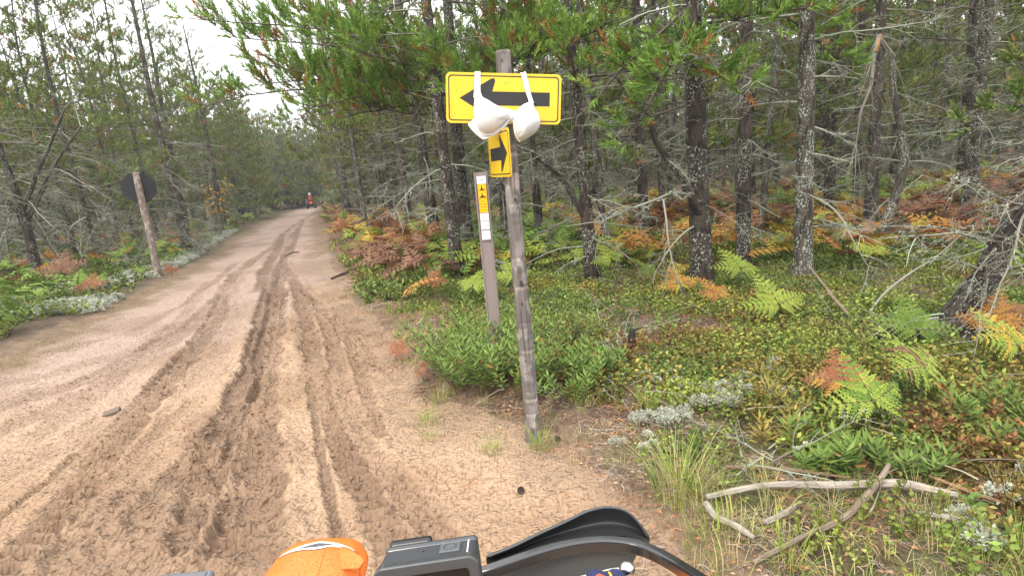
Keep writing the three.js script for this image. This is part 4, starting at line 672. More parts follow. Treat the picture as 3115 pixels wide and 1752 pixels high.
stick('fallen_branch', 'thick grey barkless branch lying along the grass edge', [[0.8, 0.05, -2.16], [1.1, 0.06, -2.2], [1.4, 0.06, -2.17], [1.68, 0.07, -2.14], [1.88, 0.06, -2.08]], [0.014, 0.016, 0.02, 0.022, 0.016], [0.36, 0.31, 0.26]);
stick('fallen_branch', 'short grey fork end bending away from the thick grey branch', [[0.79, 0.045, -2.13], [0.8, 0.035, -2.05], [0.86, 0.03, -1.96], [0.9, 0.02, -1.9]], [0.018, 0.015, 0.014, 0.01], [0.36, 0.32, 0.27]);
stick('fallen_branch', 'brown crooked branch crossing under the thick grey branch', [[0.84, 0.03, -1.78], [1.05, 0.05, -1.86], [1.3, 0.06, -1.95], [1.5, 0.1, -2.07], [1.66, 0.15, -2.2]], [0.01, 0.011, 0.013, 0.014, 0.01], [0.25, 0.19, 0.14]);
stick('fallen_branch', 'short pale stick lying in the grass', [[1.6, 0.04, -1.93], [1.7, 0.045, -1.92], [1.82, 0.04, -1.9]], [0.012, 0.013, 0.009], [0.4, 0.36, 0.31]);
stick('fallen_branch', 'grey stick partly buried in the grass', [[0.98, 0.035, -1.98], [1.1, 0.05, -2.03], [1.2, 0.04, -2.1]], [0.014, 0.014, 0.008], [0.3, 0.26, 0.22]);
stick('fallen_branch', 'thin brown stick under the broad-bladed plants', [[1.0, 0.04, -2.42], [1.3, 0.05, -2.36], [1.55, 0.04, -2.3]], [0.008, 0.01, 0.006], [0.27, 0.18, 0.12]);
stick('fallen_branch', 'orange-brown stick lying beyond the thick grey branch', [[1.85, 0.08, -2.2], [1.95, 0.07, -2.08], [2.02, 0.05, -1.97]], [0.008, 0.01, 0.007], [0.34, 0.2, 0.1]);
stick('fallen_branch', 'dark stick lying on the trail edge', [[-3.32, 0.02, -9.72], [-3.16, 0.05, -10.0], [-3.02, 0.04, -10.3]], [0.02, 0.03, 0.018], [0.1, 0.07, 0.055]);
stick('fallen_branch', 'dark bent twig lying in the middle of the far trail', [[-6.3, 0.02, -14.94], [-6.2, 0.04, -15.2], [-6.1, 0.02, -15.5]], [0.02, 0.024, 0.014], [0.12, 0.085, 0.065]);
stick('fallen_branch', 'long bleached leaning branch over the fern patch', [[2.95, 0.05, -4.35], [3.4, 0.16, -4.75], [4.0, 0.3, -5.2], [4.6, 0.36, -5.6], [5.0, 0.46, -5.8]], [0.01, 0.011, 0.009, 0.007, 0.004], [0.36, 0.34, 0.29]);
stick('fallen_branch', 'thin brown branch propped from the ground toward the lichen-crusted pine', [[3.02, 0.02, -4.45], [3.0, 0.16, -4.75], [3.1, 0.28, -5.2], [3.2, 0.36, -5.6]], [0.014, 0.014, 0.01, 0.006], [0.28, 0.2, 0.14]);
stick('fallen_log', 'fallen black charred log in the fern patch', [[2.9, 0.06, -4.05], [3.3, 0.12, -3.85], [3.7, 0.16, -3.6], [4.3, 0.2, -3.3]], [0.07, 0.11, 0.12, 0.12], [1, 1, 1], 'log', M.barkDark);
stick('dead_stump', 'small charred stump among the low shrubs', [[0.98, -0.05, -4.3], [0.97, 0.1, -4.3], [0.99, 0.2, -4.31]], [0.04, 0.034, 0.024], [1, 1, 1], 'stump', M.barkDark);
{ // tangle of grey dead twigs beside the bushes
  const tangles = [[0.72, -3.75, 0.5, 'tangle of grey dead twigs beside the narrow-leaved bushes'], [1.0, -4.9, 0.5, 'grey twig tangle before the leaning forked pine'], [1.2, -2.55, 0.4, 'low grey twig tangle above the thick grey branch'], [2.95, -4.6, 0.55, 'brown twig heap before the blackened leaning trunk']];
  for (const [x, z, s, l] of tangles) { const b = new GB(); for (let k = 0; k < 10; k++) deadBranch(b, V(rr(-0.15, 0.15), 0.02, rr(-0.12, 0.12)), V(rr(-1, 1), rr(0.05, 0.5), rr(-1, 1)), rr(0.25, 0.6), 0.006, { twigs: 5, sub: 2, sag: 0.35, lichen: 0.1 }); const m = top('dead_twigs', b.geo(), M.twig, l, 'twigs'); m.position.set(x, gh(x, z), z); m.userData.kind = 'stuff'; }
}
{ // small things on the sand
  const g = new RoundedBoxGeometry(0.12, 0.035, 0.09, 2, 0.008), m = top('wood_chip', g, std({ color: lin(0.14, 0.1, 0.075) }), 'dark wood chip lying out on the open sand', 'wood chip'); m.position.set(-3.38, gh(-3.38, -4.15) + 0.012, -4.15); m.rotation.set(0.1, 0.5, 0.12);
  const c = new GB(); R = rng32(77); for (let k = 0; k < 60; k++) { const t = k / 60, a = k * 2.4, r = 0.014 * Math.sin(Math.PI * (0.15 + 0.8 * t)), d = V(Math.cos(a), 0.5, Math.sin(a)).normalize(); c.leaf(V(Math.cos(a) * r * 0.6, t * 0.04, Math.sin(a) * r * 0.6), d, V(-Math.sin(a), 0, Math.cos(a)), V(0, 1, 0), 0.014, 0.006, [0.07, 0.05, 0.04], 0.2, 0.6); }
  const cone = c.geo(); for (const [x, z, l] of [[-0.04, -2.52, 'small dark pine cone lying on the open sand'], [0.2, -2.98, 'dark pine cone on the litter beside the wooden post'], [0.75, -2.62, 'dark pine cone in the litter near the large grass tuft']]) { const o = top('pine_cone', cone, M.twig, l, 'pine cone'); o.position.set(x, gh(x, z) + 0.016, z); o.rotation.set(1.4, x * 9, 0); }
}
// sapling with yellow leaves at the far verge
{
  R = rng32(1313); const g = new THREE.Group(), b = new GB(), f = new GB(); for (let k = 0; k < 6; k++) { const p = crooked(V(0, 0, 0), V(rr(-0.5, 0.5), 1, rr(-0.5, 0.5)), 2.3, 6, 0.15, 0); b.tube(p, taper(0.015, 0.004, 6), 4, [0.12, 0.1, 0.08]); for (let j = 0; j < 26; j++) { const q = p[3 + Math.floor(R() * 4)] || p[6], d = randDir(), w = perp(d); f.leaf(q.clone().addScaledVector(randDir(), 0.3 * R()), d, w, d.clone().cross(w), 0.1, 0.04, mix3([0.55, 0.4, 0.05], [0.55, 0.26, 0.04], R()), 0.2); } }
  part('stems', b.geo(), M.twig, g).userData.kind = 'stuff'; part('leaves', f.geo(), M.leaf, g).userData.kind = 'stuff'; plant(g, 'sapling', 'yellow-leaved sapling between the far dark pines', -12.4, -23.2, 0, null, 'sapling');
}
console.log('undergrowth done');

// ---------------------------------------------------------------- the signpost, its two arrow signs, the brassiere, the trail marker, the stop sign
const woodTex = tex(512, 1024, (u, v) => {
  const gr = fbm(u * 40, v * 5, 3, 201, 40, 5), ck = smooth(0.72, 0.8, fbm(u * 24, v * 3, 3, 203, 24, 3)), pale = smooth(0.55, 0.72, fbm(u * 6, v * 12, 3, 205, 6, 12)), knot = smooth(0.78, 0.84, vnoise(u * 5, v * 9, 209, 5, 9));
  let c = mix3([0.09, 0.078, 0.073], [0.185, 0.165, 0.155], gr); c = mix3(c, [0.34, 0.31, 0.29], pale * 0.5); c = mix3(c, [0.06, 0.05, 0.042], ck * 0.8); return mix3(c, [0.07, 0.05, 0.04], knot * 0.7);
}, true);
const woodBump = tex(512, 1024, (u, v) => { const g = fbm(u * 40, v * 5, 3, 201, 40, 5), ck = smooth(0.72, 0.8, fbm(u * 24, v * 3, 3, 203, 24, 3)), f = clamp(0.4 + 0.5 * g - ck * 0.5); return [f, f, f]; });
M.postWood = std({ map: woodTex, bumpMap: woodBump, bumpScale: 0.006, roughness: 0.9 });
M.postMarked = std({ map: woodTex, vertexColors: true, bumpMap: woodBump, bumpScale: 0.006, roughness: 0.9 });
M.postBare = std({ map: woodTex, color: lin(1.5, 1.35, 1.22), bumpMap: woodBump, bumpScale: 0.006, roughness: 0.9 });
R = rng32(1414);
{ // wooden post: peeled log with drawknife facets
  const h = 2.265, g = thing('wooden_post', 'weathered grey peeled-log post carrying two yellow arrow signs', 'post', [0.052, gh(0.052, -3.05), -3.05]), b = new GB(), pts = [];
  for (let k = 0; k <= 150; k++) { const t = k / 150; pts.push(V(Math.sin(t * 7) * 0.004 - (1 - t) * 0.0, -0.05 + t * (h + 0.05), Math.cos(t * 6) * 0.004)); }
  const step = t => { const s = t * 24 + 0.6 * Math.sin(t * 40); return (s - Math.floor(s)); };
  b.tube(pts, (t, an) => 0.046 * (1 - 0.13 * t) * (1 + 0.045 * (vnoise(Math.cos(an) * 1.6 + 5, t * 9 + Math.sin(an), 3) - 0.5) * 2 + 0.03 * (vnoise(Math.cos(an) * 4, t * 60 + Math.sin(an) * 4, 4) - 0.5)) - (Math.cos(an - 0.4) > 0.35 ? 0.0065 * step(t) * smooth(0.35, 0.7, Math.cos(an - 0.4)) * (t < 0.8 ? 1 : 0.3) : 0), 36, t => [an => { const e = smooth(0.86, 0.98, step(t) + 0.1 * (vnoise(an * 5, t * 30, 6) - 0.5)) * smooth(0.3, 0.6, Math.cos(an - 0.4)) * (t < 0.8 ? 1 : 0), v = 0.9 + 0.25 * vnoise(Math.cos(an) * 3 + 3, t * 14, 19); return [v + e * 1.6, v + e * 1.5, v + e * 1.4]; }], 1);
  part('log', b.geo(), M.postMarked, g);
  for (const [y, r] of [[1.0, 0.013], [0.62, 0.004], [0.53, 0.005], [0.45, 0.004], [1.48, 0.008], [0.88, 0.006], [2.21, 0.005]]) { const k = part('knot', new THREE.SphereGeometry(r, 10, 8), std({ color: lin(0.045, 0.035, 0.03) }), g); k.scale.set(0.8, 1.5, 0.35); k.position.set(rr(-0.012, 0.012) + (y === 1.0 ? -0.003 : 0), y, 0.0425); }
}
function rrect(w, h, r, cx = 0, cy = 0) { const s = new THREE.Shape(), x = cx - w / 2, y = cy - h / 2; s.moveTo(x + r, y); s.lineTo(x + w - r, y); s.absarc(x + w - r, y + r, r, -Math.PI / 2, 0); s.lineTo(x + w, y + h - r); s.absarc(x + w - r, y + h - r, r, 0, Math.PI / 2); s.lineTo(x + r, y + h); s.absarc(x + r, y + h - r, r, Math.PI / 2, Math.PI); s.lineTo(x, y + r); s.absarc(x + r, y + r, r, Math.PI, Math.PI * 1.5); return s; }
const poly = p => { const s = new THREE.Shape(); p.forEach(([x, y], i) => i ? s.lineTo(x, y) : s.moveTo(x, y)); s.closePath(); return s; };
const flat = (s, z, d = 0.0006) => { const g = new THREE.ExtrudeGeometry(s, { depth: d, bevelEnabled: false, curveSegments: 10 }); g.translate(0, 0, z); return g; };
const grime = tex(512, 256, (u, v) => { const s = 1 - 0.14 * fbm(u * 7, v * 5, 4, 231, 7, 5) - 0.10 * smooth(0.7, 0.85, fbm(u * 30, v * 8, 2, 233, 30, 8)); return [s, s, s]; }, true);
M.signYellow = phy({ color: lin(0.86, 0.55, 0.012), map: rep(grime, 1.4, 3), roughness: 0.38, clearcoat: 0.3, clearcoatRoughness: 0.3 });
M.signBlack = std({ color: lin(0.018, 0.018, 0.018), roughness: 0.45 });
M.signEdge = std({ color: lin(0.6, 0.6, 0.58), roughness: 0.4, metalness: 0.7 });
function arrowSign(g, w, h, r, headLeft) { // panel, border, arrow; print lies on the face z+
  const panel = new THREE.ExtrudeGeometry(rrect(w, h, r), { depth: 0.0024, bevelEnabled: true, bevelSize: 0.0006, bevelThickness: 0.0006, bevelSegments: 1, curveSegments: 10 });
  part('panel', panel, M.signYellow, g);
  const ring = rrect(w - 0.024, h - 0.024, r * 0.75); ring.holes.push(rrect(w - 0.036, h - 0.036, r * 0.62)); part('border', flat(ring, 0.0032), M.signBlack, g);
  const s = headLeft ? -1 : 1, k = w / 0.61;
  const A = [[0.235, 0], [0.068, 0.098], [0.052, 0.1], [0.046, 0.088], [0.062, 0.035], [-0.245, 0.035], [-0.245, -0.035], [0.062, -0.035], [0.046, -0.088], [0.052, -0.1], [0.068, -0.098]].map(([x, y]) => [s * x * k, y * h / 0.25]);
  part('arrow', flat(poly(A), 0.0032), M.signBlack, g);
}
const bolt = (g, x, y) => { const m = part('bolt', new THREE.CylinderGeometry(0.0055, 0.0055, 0.003, 6), std({ color: lin(0.55, 0.45, 0.2), metalness: 0.6, roughness: 0.4 }), g); m.rotation.x = Math.PI / 2; m.position.set(x, y, 0.004); };
const signFrame = new THREE.Group(); signFrame.position.set(0.04, 2.013, -2.992); signFrame.rotation.set(0, THREE.MathUtils.degToRad(4), THREE.MathUtils.degToRad(-5));
{
  const g = thing('arrow_sign', 'wide yellow sign with a black arrow pointing to the trail, hung with a white bra', 'sign', signFrame.position.toArray()); g.rotation.copy(signFrame.rotation);
  arrowSign(g, 0.615, 0.256, 0.026, true); bolt(g, 0.008, 0.085); bolt(g, 0.01, -0.07);
}
{
  const g = thing('arrow_sign', 'narrow-seen yellow arrow sign turned edgeways below the bra', 'sign', [-0.01, 1.732, -3.04]); g.rotation.set(0, THREE.MathUtils.degToRad(-74), 0, 'YXZ'); g.rotation.order = 'YXZ'; g.rotation.z = THREE.MathUtils.degToRad(-1);
  arrowSign(g, 0.43, 0.25, 0.026, false); bolt(g, 0, 0.08);
}
{ // white brassiere hung by its straps over the top edge of the sign
  const g = thing('brassiere', 'white brassiere hung by its straps over the wide yellow arrow sign', 'bra', signFrame.position.toArray()); g.rotation.copy(signFrame.rotation);
  const u = 0.0002687, P = (x, y, z = 0) => V((x - 744) * u, (547 - y) * u, 0.006 + z);
  const cloth = std({ color: lin(0.76, 0.76, 0.775), roughness: 0.9, bumpMap: rep(tex(256, 256, (a, b) => { const s = 0.5 + 0.25 * Math.sin(a * 160) * Math.sin(b * 160) + 0.4 * (fbm(a * 8, b * 8, 3, 251, 8, 8) - 0.5); return [s, s, s]; }), 3, 3), bumpScale: 0.0016 });
  const trim = std({ color: lin(0.76, 0.76, 0.775), roughness: 0.75 });
  const cup = (out, cx, cy, depth) => {
    const c = new THREE.CatmullRomCurve3(out.map(([x, y]) => V(x, y, 0)), true, 'catmullrom', 0.5).getPoints(72), N = 72, K = 16, pos = [], uv = [], idx = [];
    for (let k = 0; k <= K; k++) for (let j = 0; j <= N; j++) { const r = k / K, a = j / N * 6.2832, e = c[j % N], x = cx + (e.x - cx) * r, y = cy + (e.y - cy) * r, z = depth * Math.pow(1 - Math.pow(r, 2.2), 0.58) ; const fold = smooth(0.35, 0.95, r) * (1 - smooth(150, 480, Math.abs(x - 900))) * 0.0026 * Math.sin(y * 0.055 + x * 0.03), p = P(x, y, z + fold); pos.push(p.x, p.y, p.z); uv.push(x / 500, y / 500); }
    for (let k = 0; k < K; k++) for (let j = 0; j < N; j++) { const a = k * (N + 1) + j, b = a + 1, d = a + N + 1; idx.push(a, d, b, b, d, d + 1); }
    const q = new THREE.BufferGeometry(); q.setAttribute('position', new THREE.Float32BufferAttribute(pos, 3)); q.setAttribute('uv', new THREE.Float32BufferAttribute(uv, 2)); q.setIndex(idx); q.computeVertexNormals(); return q;
  };
  const strip = (pts, wid, th = 0.0015) => { const l = pts.map(p => P(...p)), cv = new THREE.CatmullRomCurve3(l), n = 40, b = new GB(); let prev = -1; for (let k = 0; k <= n; k++) { const t = k / n, p = cv.getPoint(t), tg = cv.getTangent(t), s = V(-tg.y, tg.x, 0); if (s.lengthSq() < 0.05) s.set(1, 0, 0); s.normalize(); const f = t * (wid.length - 1), i = Math.min(wid.length - 2, Math.floor(f)), w = lerp(wid[i], wid[i + 1], f - i) * u / 2, nn = tg.clone().cross(s).normalize(); const base = b.n; for (const [e, d] of [[-1, 1], [1, 1], [1, -1], [-1, -1]]) { const q = p.clone().addScaledVector(s, e * w).addScaledVector(nn, d * th); b.vert(q.x, q.y, q.z, [1, 1, 1], e, t * 4); } if (prev >= 0) for (let e = 0; e < 4; e++) { const a = prev + e, c = prev + (e + 1) % 4, d = base + e, h = base + (e + 1) % 4; b.i.push(a, c, d, c, h, d); } prev = base; } const q = b.geo(false); const nq = q.toNonIndexed(); nq.computeVertexNormals(); return nq; };
  part('cup', cup([[165, 470], [150, 600], [138, 780], [150, 950], [175, 1070], [240, 1165], [335, 1220], [450, 1225], [570, 1180], [690, 1090], [785, 985], [850, 930], [875, 840], [800, 735], [690, 718], [540, 650], [420, 580], [320, 530], [280, 470]], 400, 900, 0.072), cloth, g);
  part('cup', cup([[1245, 605], [1315, 612], [1370, 720], [1430, 810], [1475, 930], [1482, 1020], [1440, 1120], [1350, 1220], [1230, 1290], [1120, 1350], [1062, 1368], [1000, 1305], [955, 1190], [938, 1000], [935, 840], [975, 790], [1060, 710], [1140, 650]], 1215, 980, 0.082), cloth, g);
  part('gore', cup([[760, 725], [870, 765], [985, 785], [965, 900], [935, 1000], [850, 985], [780, 920]], 880, 860, 0.024), cloth, g);
  part('wing', cup([[150, 940], [85, 990], [28, 1052], [110, 1155], [225, 1258], [330, 1330], [450, 1285], [600, 1215], [740, 1110], [850, 965], [800, 980], [600, 1140], [420, 1190], [260, 1160], [180, 1060]], 250, 1190, 0.012), cloth, g);
  part('underwire', new THREE.TubeGeometry(new THREE.CatmullRomCurve3([[150, 950], [185, 1075], [250, 1175], [340, 1235], [450, 1245], [575, 1200], [700, 1110], [800, 1000], [860, 945]].map(([x, y]) => P(x, y, 0.012))), 50, 0.0042, 8), trim, g);
  part('underwire', new THREE.TubeGeometry(new THREE.CatmullRomCurve3([[940, 850], [938, 1010], [960, 1190], [1005, 1300], [1064, 1372]].map(([x, y]) => P(x, y, 0.01))), 40, 0.004, 8), trim, g);
  part('hem', new THREE.TubeGeometry(new THREE.CatmullRomCurve3([[28, 1052], [110, 1155], [225, 1258], [330, 1328], [450, 1285], [600, 1215], [740, 1110], [850, 968]].map(([x, y]) => P(x, y, 0.008))), 50, 0.003, 8), trim, g);
  part('strap', strip([[225, 140, -0.012], [225, 74, -0.008], [222, 64, -0.001], [221, 74, 0.003], [219, 150, 0.002], [215, 330, 0.006], [212, 440, 0.012], [222, 540, 0.022]], [112, 112, 112, 115, 118, 125, 170]), trim, g);
  part('strap', strip([[1100, 140, -0.012], [1118, 76, -0.008], [1122, 66, -0.001], [1126, 76, 0.003], [1165, 200, 0.002], [1215, 400, 0.006], [1262, 545, 0.012], [1285, 640, 0.024]], [108, 108, 108, 104, 98, 80, 90]), trim, g);
  part('neckline_hem', new THREE.TubeGeometry(new THREE.CatmullRomCurve3([[280, 475], [322, 532], [420, 582], [540, 652], [690, 720], [800, 737], [880, 768]].map(([x, y]) => P(x, y, 0.004))), 40, 0.0018, 6), trim, g);
  part('neckline_hem', new THREE.TubeGeometry(new THREE.CatmullRomCurve3([[1245, 607], [1140, 652], [1060, 712], [975, 790]].map(([x, y]) => P(x, y, 0.004))), 30, 0.0018, 6), trim, g);
  const sl = part('slider', new THREE.TorusGeometry(0.011, 0.0016, 6, 20), trim, g); sl.position.copy(P(1276, 590, 0.016)); sl.scale.y = 0.6;
}
{ // flexible trail marker with stickers
  const g = thing('trail_marker', 'flat grey-brown flexible trail marker with stickers ending in THT', 'marker', [-0.162, gh(-0.162, -3.997) - 0.065, -3.997]); g.rotation.y = 0.04;
  const s = new THREE.Shape(), w = 0.05; s.moveTo(-w, 0.004); s.lineTo(-w + 0.004, 0.011); s.lineTo(-w + 0.011, 0.011); s.lineTo(-w + 0.013, 0.004); s.lineTo(w - 0.013, 0.004); s.lineTo(w - 0.011, 0.011); s.lineTo(w - 0.004, 0.011); s.lineTo(w, 0.004); s.lineTo(w, 0); s.lineTo(-w, 0); s.closePath();
  const q = new THREE.ExtrudeGeometry(s, { depth: 1.71, bevelEnabled: false }); q.rotateX(-Math.PI / 2); q.translate(0, -0.06, 0.011);
  const pm = std({ color: lin(0.24, 0.195, 0.185), roughness: 0.65, bumpMap: rep(barkBump, 8, 2), bumpScale: 0.0008 }); q.scale(1, 1, -1); q.index || 0;
  const flip = q.index ? q.toNonIndexed() : q; { const a = flip.attributes.position.array; for (let k = 0; k < a.length; k += 9) for (let e = 0; e < 3; e++) { const t = a[k + 3 + e]; a[k + 3 + e] = a[k + 6 + e]; a[k + 6 + e] = t; } flip.computeVertexNormals(); }
  part('strip', flip, pm, g);
  const label = (name, y, h, draw) => {
    const W = 256, H = Math.round(256 * h / 0.066), c = document.createElement('canvas'); c.width = W; c.height = H; const x = c.getContext('2d'); draw(x, W, H); const t = new THREE.CanvasTexture(c); t.colorSpace = THREE.SRGBColorSpace;
    const m = part(name, new THREE.PlaneGeometry(0.066, h), std({ map: t, roughness: 0.5 }), g); m.position.set(0.001, y - h / 2, 0.0085); return m;
  };
  const T = (x, s, px, py, f) => { x.font = f; x.fillText(s, px, py); };
  const white = (x, W, H) => { x.fillStyle = '#e6e6e8'; x.fillRect(0, 0, W, H); x.fillStyle = '#3a3a40'; x.textAlign = 'center'; x.strokeStyle = '#55555c'; };
  label('sticker', 1.62, 0.055, (x, W, H) => { white(x, W, H); T(x, 'The', W / 2, H * 0.27, '44px sans-serif'); T(x, 'Trail', W / 2, H * 0.62, 'bold 78px sans-serif'); T(x, 'Open To:', W / 2, H * 0.92, '48px sans-serif'); });
  label('sticker', 1.564, 0.21, (x, W, H) => {
    x.fillStyle = '#f5b400'; x.fillRect(0, 0, W, H); x.strokeStyle = '#2a1c08'; x.fillStyle = '#2a1c08'; x.lineWidth = 6; x.strokeRect(5, 5, W - 10, H - 10); x.textAlign = 'center'; x.lineWidth = 9;
    const wheel = (a, b, r) => { x.beginPath(); x.arc(a, b, r, 0, 6.3); x.stroke(); };
    wheel(62, 178, 26); wheel(196, 178, 26); x.beginPath(); x.moveTo(70, 172); x.lineTo(108, 132); x.lineTo(150, 134); x.lineTo(196, 150); x.lineTo(188, 176); x.lineTo(140, 186); x.lineTo(96, 186); x.closePath(); x.fill(); x.beginPath(); x.moveTo(92, 140); x.lineTo(98, 92); x.lineTo(124, 74); x.lineTo(140, 112); x.lineTo(128, 146); x.closePath(); x.fill(); x.beginPath(); x.arc(120, 56, 17, 0, 6.3); x.fill();
    wheel(60, 410, 32); wheel(192, 410, 32); x.beginPath(); x.moveTo(36, 366); x.lineTo(90, 344); x.lineTo(150, 350); x.lineTo(226, 360); x.lineTo(216, 392); x.lineTo(60, 392); x.closePath(); x.fill(); x.beginPath(); x.moveTo(88, 352); x.lineTo(92, 300); x.lineTo(120, 284); x.lineTo(160, 330); x.lineTo(140, 356); x.closePath(); x.fill(); x.beginPath(); x.arc(114, 264, 18, 0, 6.3); x.fill();
    T(x, 'ATVs', W / 2, 506, 'bold 48px sans-serif'); T(x, '50 inches', W / 2, 588, 'bold 48px sans-serif'); T(x, 'in width', W / 2, 668, 'bold 48px sans-serif'); T(x, 'or less', W / 2, 750, 'bold 48px sans-serif');
  });
  label('sticker', 1.352, 0.058, (x, W, H) => { white(x, W, H); x.lineWidth = 5; x.strokeRect(8, 8, W - 16, H - 16); });
  label('sticker', 1.292, 0.064, (x, W, H) => { white(x, W, H); x.lineWidth = 5; x.strokeRect(6, 6, W - 12, H - 12); x.lineWidth = 16; x.strokeStyle = '#9a9aa2'; x.beginPath(); x.arc(W / 2, H / 2, 92, 0, 6.3); x.stroke(); x.strokeStyle = '#44444a'; x.lineWidth = 7; x.beginPath(); x.moveTo(96, 96); x.lineTo(150, 112); x.lineTo(166, 140); x.stroke(); x.beginPath(); x.moveTo(60, 152); x.lineTo(140, 146); x.stroke(); x.fillStyle = '#1c1c20'; x.beginPath(); x.arc(164, 132, 15, 0, 6.3); x.fill(); });
  label('sticker', 1.222, 0.07, (x, W, H) => { white(x, W, H); x.lineWidth = 6; x.strokeRect(14, 14, W - 28, H - 28); x.fillStyle = '#33353a'; T(x, 'THT', W / 2, H * 0.66, '104px sans-serif'); });
}
{ // back of a stop sign on its wooden post
  const g = thing('stop_sign_post', 'rounded brown wooden post holding the black-backed octagonal sign', 'post', [-7.955, gh(-7.955, -11.98), -11.98]), b = new GB(), pts = []; for (let k = 0; k <= 60; k++) { const t = k / 60; pts.push(V(0.01 * Math.sin(t * 6), -0.08 + t * 2.38, 0.01 * Math.cos(t * 5))); }
  b.tube(pts, (t, an) => 0.074 * (1 - 0.1 * t) * (1 + 0.08 * (vnoise(Math.cos(an) * 2 + 3, t * 10 + Math.sin(an) * 2, 8) - 0.5)), 24, [1, 1, 1]); part('log', b.geo(), M.postBare, g);
  const o = thing('stop_sign', 'black back of an octagonal stop sign beside the far verge', 'sign', [-8.02, 2.04, -12.075]); o.rotation.y = 0.55;
  const sh = new THREE.Shape(); for (let k = 0; k < 8; k++) { const a = Math.PI / 8 + k * Math.PI / 4, r = 0.345; k ? sh.lineTo(Math.cos(a) * r, Math.sin(a) * r) : sh.moveTo(Math.cos(a) * r, Math.sin(a) * r); } sh.closePath();
  const pl = new THREE.ExtrudeGeometry(sh, { depth: 0.003, bevelEnabled: true, bevelSize: 0.001, bevelThickness: 0.001, bevelSegments: 1 }); part('panel', pl, std({ color: lin(0.012, 0.013, 0.016), roughness: 0.5 }), o);
}
console.log('signs done');

// ---------------------------------------------------------------- the dirt bike that carries the view, its gear and the rider's hand
function blobs(bones, res, pad, k = 0.02) { // skin a set of tapered capsules with marching cubes
  const lo = V(1e9, 1e9, 1e9), hi = V(-1e9, -1e9, -1e9); for (const [a, b, r0, r1] of bones) for (const [p, r] of [[a, r0], [b, r1]]) { lo.min(V(p[0] - r, p[1] - r, p[2] - r)); hi.max(V(p[0] + r, p[1] + r, p[2] + r)); }
  const c = lo.clone().add(hi).multiplyScalar(0.5), s = Math.max(hi.x - lo.x, hi.y - lo.y, hi.z - lo.z) / 2 + pad, mc = new MarchingCubes(res, new THREE.MeshStandardMaterial(), false, false, 200000); mc.isolation = 0;
  const half = res / 2; let q = 0;
  for (let z = 0; z < res; z++) for (let y = 0; y < res; y++) for (let x = 0; x < res; x++, q++) {
    const p = [(x - half) / half * s + c.x, (y - half) / half * s + c.y, (z - half) / half * s + c.z]; let d = 1e9;
    for (const [a, b, r0, r1] of bones) { const e = [b[0] - a[0], b[1] - a[1], b[2] - a[2]], f = [p[0] - a[0], p[1] - a[1], p[2] - a[2]], t = clamp((e[0] * f[0] + e[1] * f[1] + e[2] * f[2]) / (e[0] * e[0] + e[1] * e[1] + e[2] * e[2] + 1e-9)), w = Math.hypot(f[0] - e[0] * t, f[1] - e[1] * t, f[2] - e[2] * t) - lerp(r0, r1, t), h = clamp(0.5 + 0.5 * (w - d) / k); d = d > 1e8 ? w : lerp(w, d, h) - k * h * (1 - h); }
    mc.field[x + y * res + z * res * res] = -d;
  }
  mc.update(); const n = mc.count, g = new THREE.BufferGeometry(), P = new Float32Array(n * 3), N = new Float32Array(n * 3);
  for (let i = 0; i < n; i++) { P[i * 3] = mc.positionArray[i * 3] * s + c.x; P[i * 3 + 1] = mc.positionArray[i * 3 + 1] * s + c.y; P[i * 3 + 2] = mc.positionArray[i * 3 + 2] * s + c.z; for (let e = 0; e < 3; e++) N[i * 3 + e] = mc.normalArray[i * 3 + e]; }
  g.setAttribute('position', new THREE.BufferAttribute(P, 3)); g.computeVertexNormals(); g.setAttribute('normal', new THREE.BufferAttribute(N, 3)); return g;
}
const BX = -0.08, BZ = -0.5, W3 = p => p.map(([x, y, z]) => V(x - BX, y, z - BZ));
const blackPlastic = phy({ color: lin(0.022, 0.023, 0.024), roughness: 0.36, clearcoat: 0.25, clearcoatRoughness: 0.35 }), greyPlastic = phy({ color: lin(0.07, 0.075, 0.078), roughness: 0.5 }), blackMetal = phy({ color: lin(0.02, 0.02, 0.022), roughness: 0.22, clearcoat: 0.8, clearcoatRoughness: 0.12 }), steel = std({ color: lin(0.62, 0.62, 0.63), metalness: 1, roughness: 0.22 }), rubber = std({ color: lin(0.018, 0.018, 0.019), roughness: 0.8 });
const speck = tex(512, 512, (u, v) => { const m = smooth(0.78, 0.86, vnoise(u * 70, v * 70, 301, 70, 70)), n = fbm(u * 6, v * 6, 3, 303, 6, 6); return mix3([0.86 + 0.14 * n, 0.86 + 0.14 * n, 0.9], [1.0, 1.0, 1.0], m); }, true);
const speckB = tex(512, 512, (u, v) => { const m = smooth(0.75, 0.85, vnoise(u * 70, v * 70, 301, 70, 70)); return [m, m, m]; });
const orange = phy({ color: lin(0.82, 0.19, 0.028), map: rep(speck, 4, 4), bumpMap: rep(speckB, 4, 4), bumpScale: 0.0012, roughness: 0.42 });
const bike = thing('dirt_bike', 'dirt bike front end with black handguard and orange headlight mask', 'motorcycle', [BX, 0, BZ]);
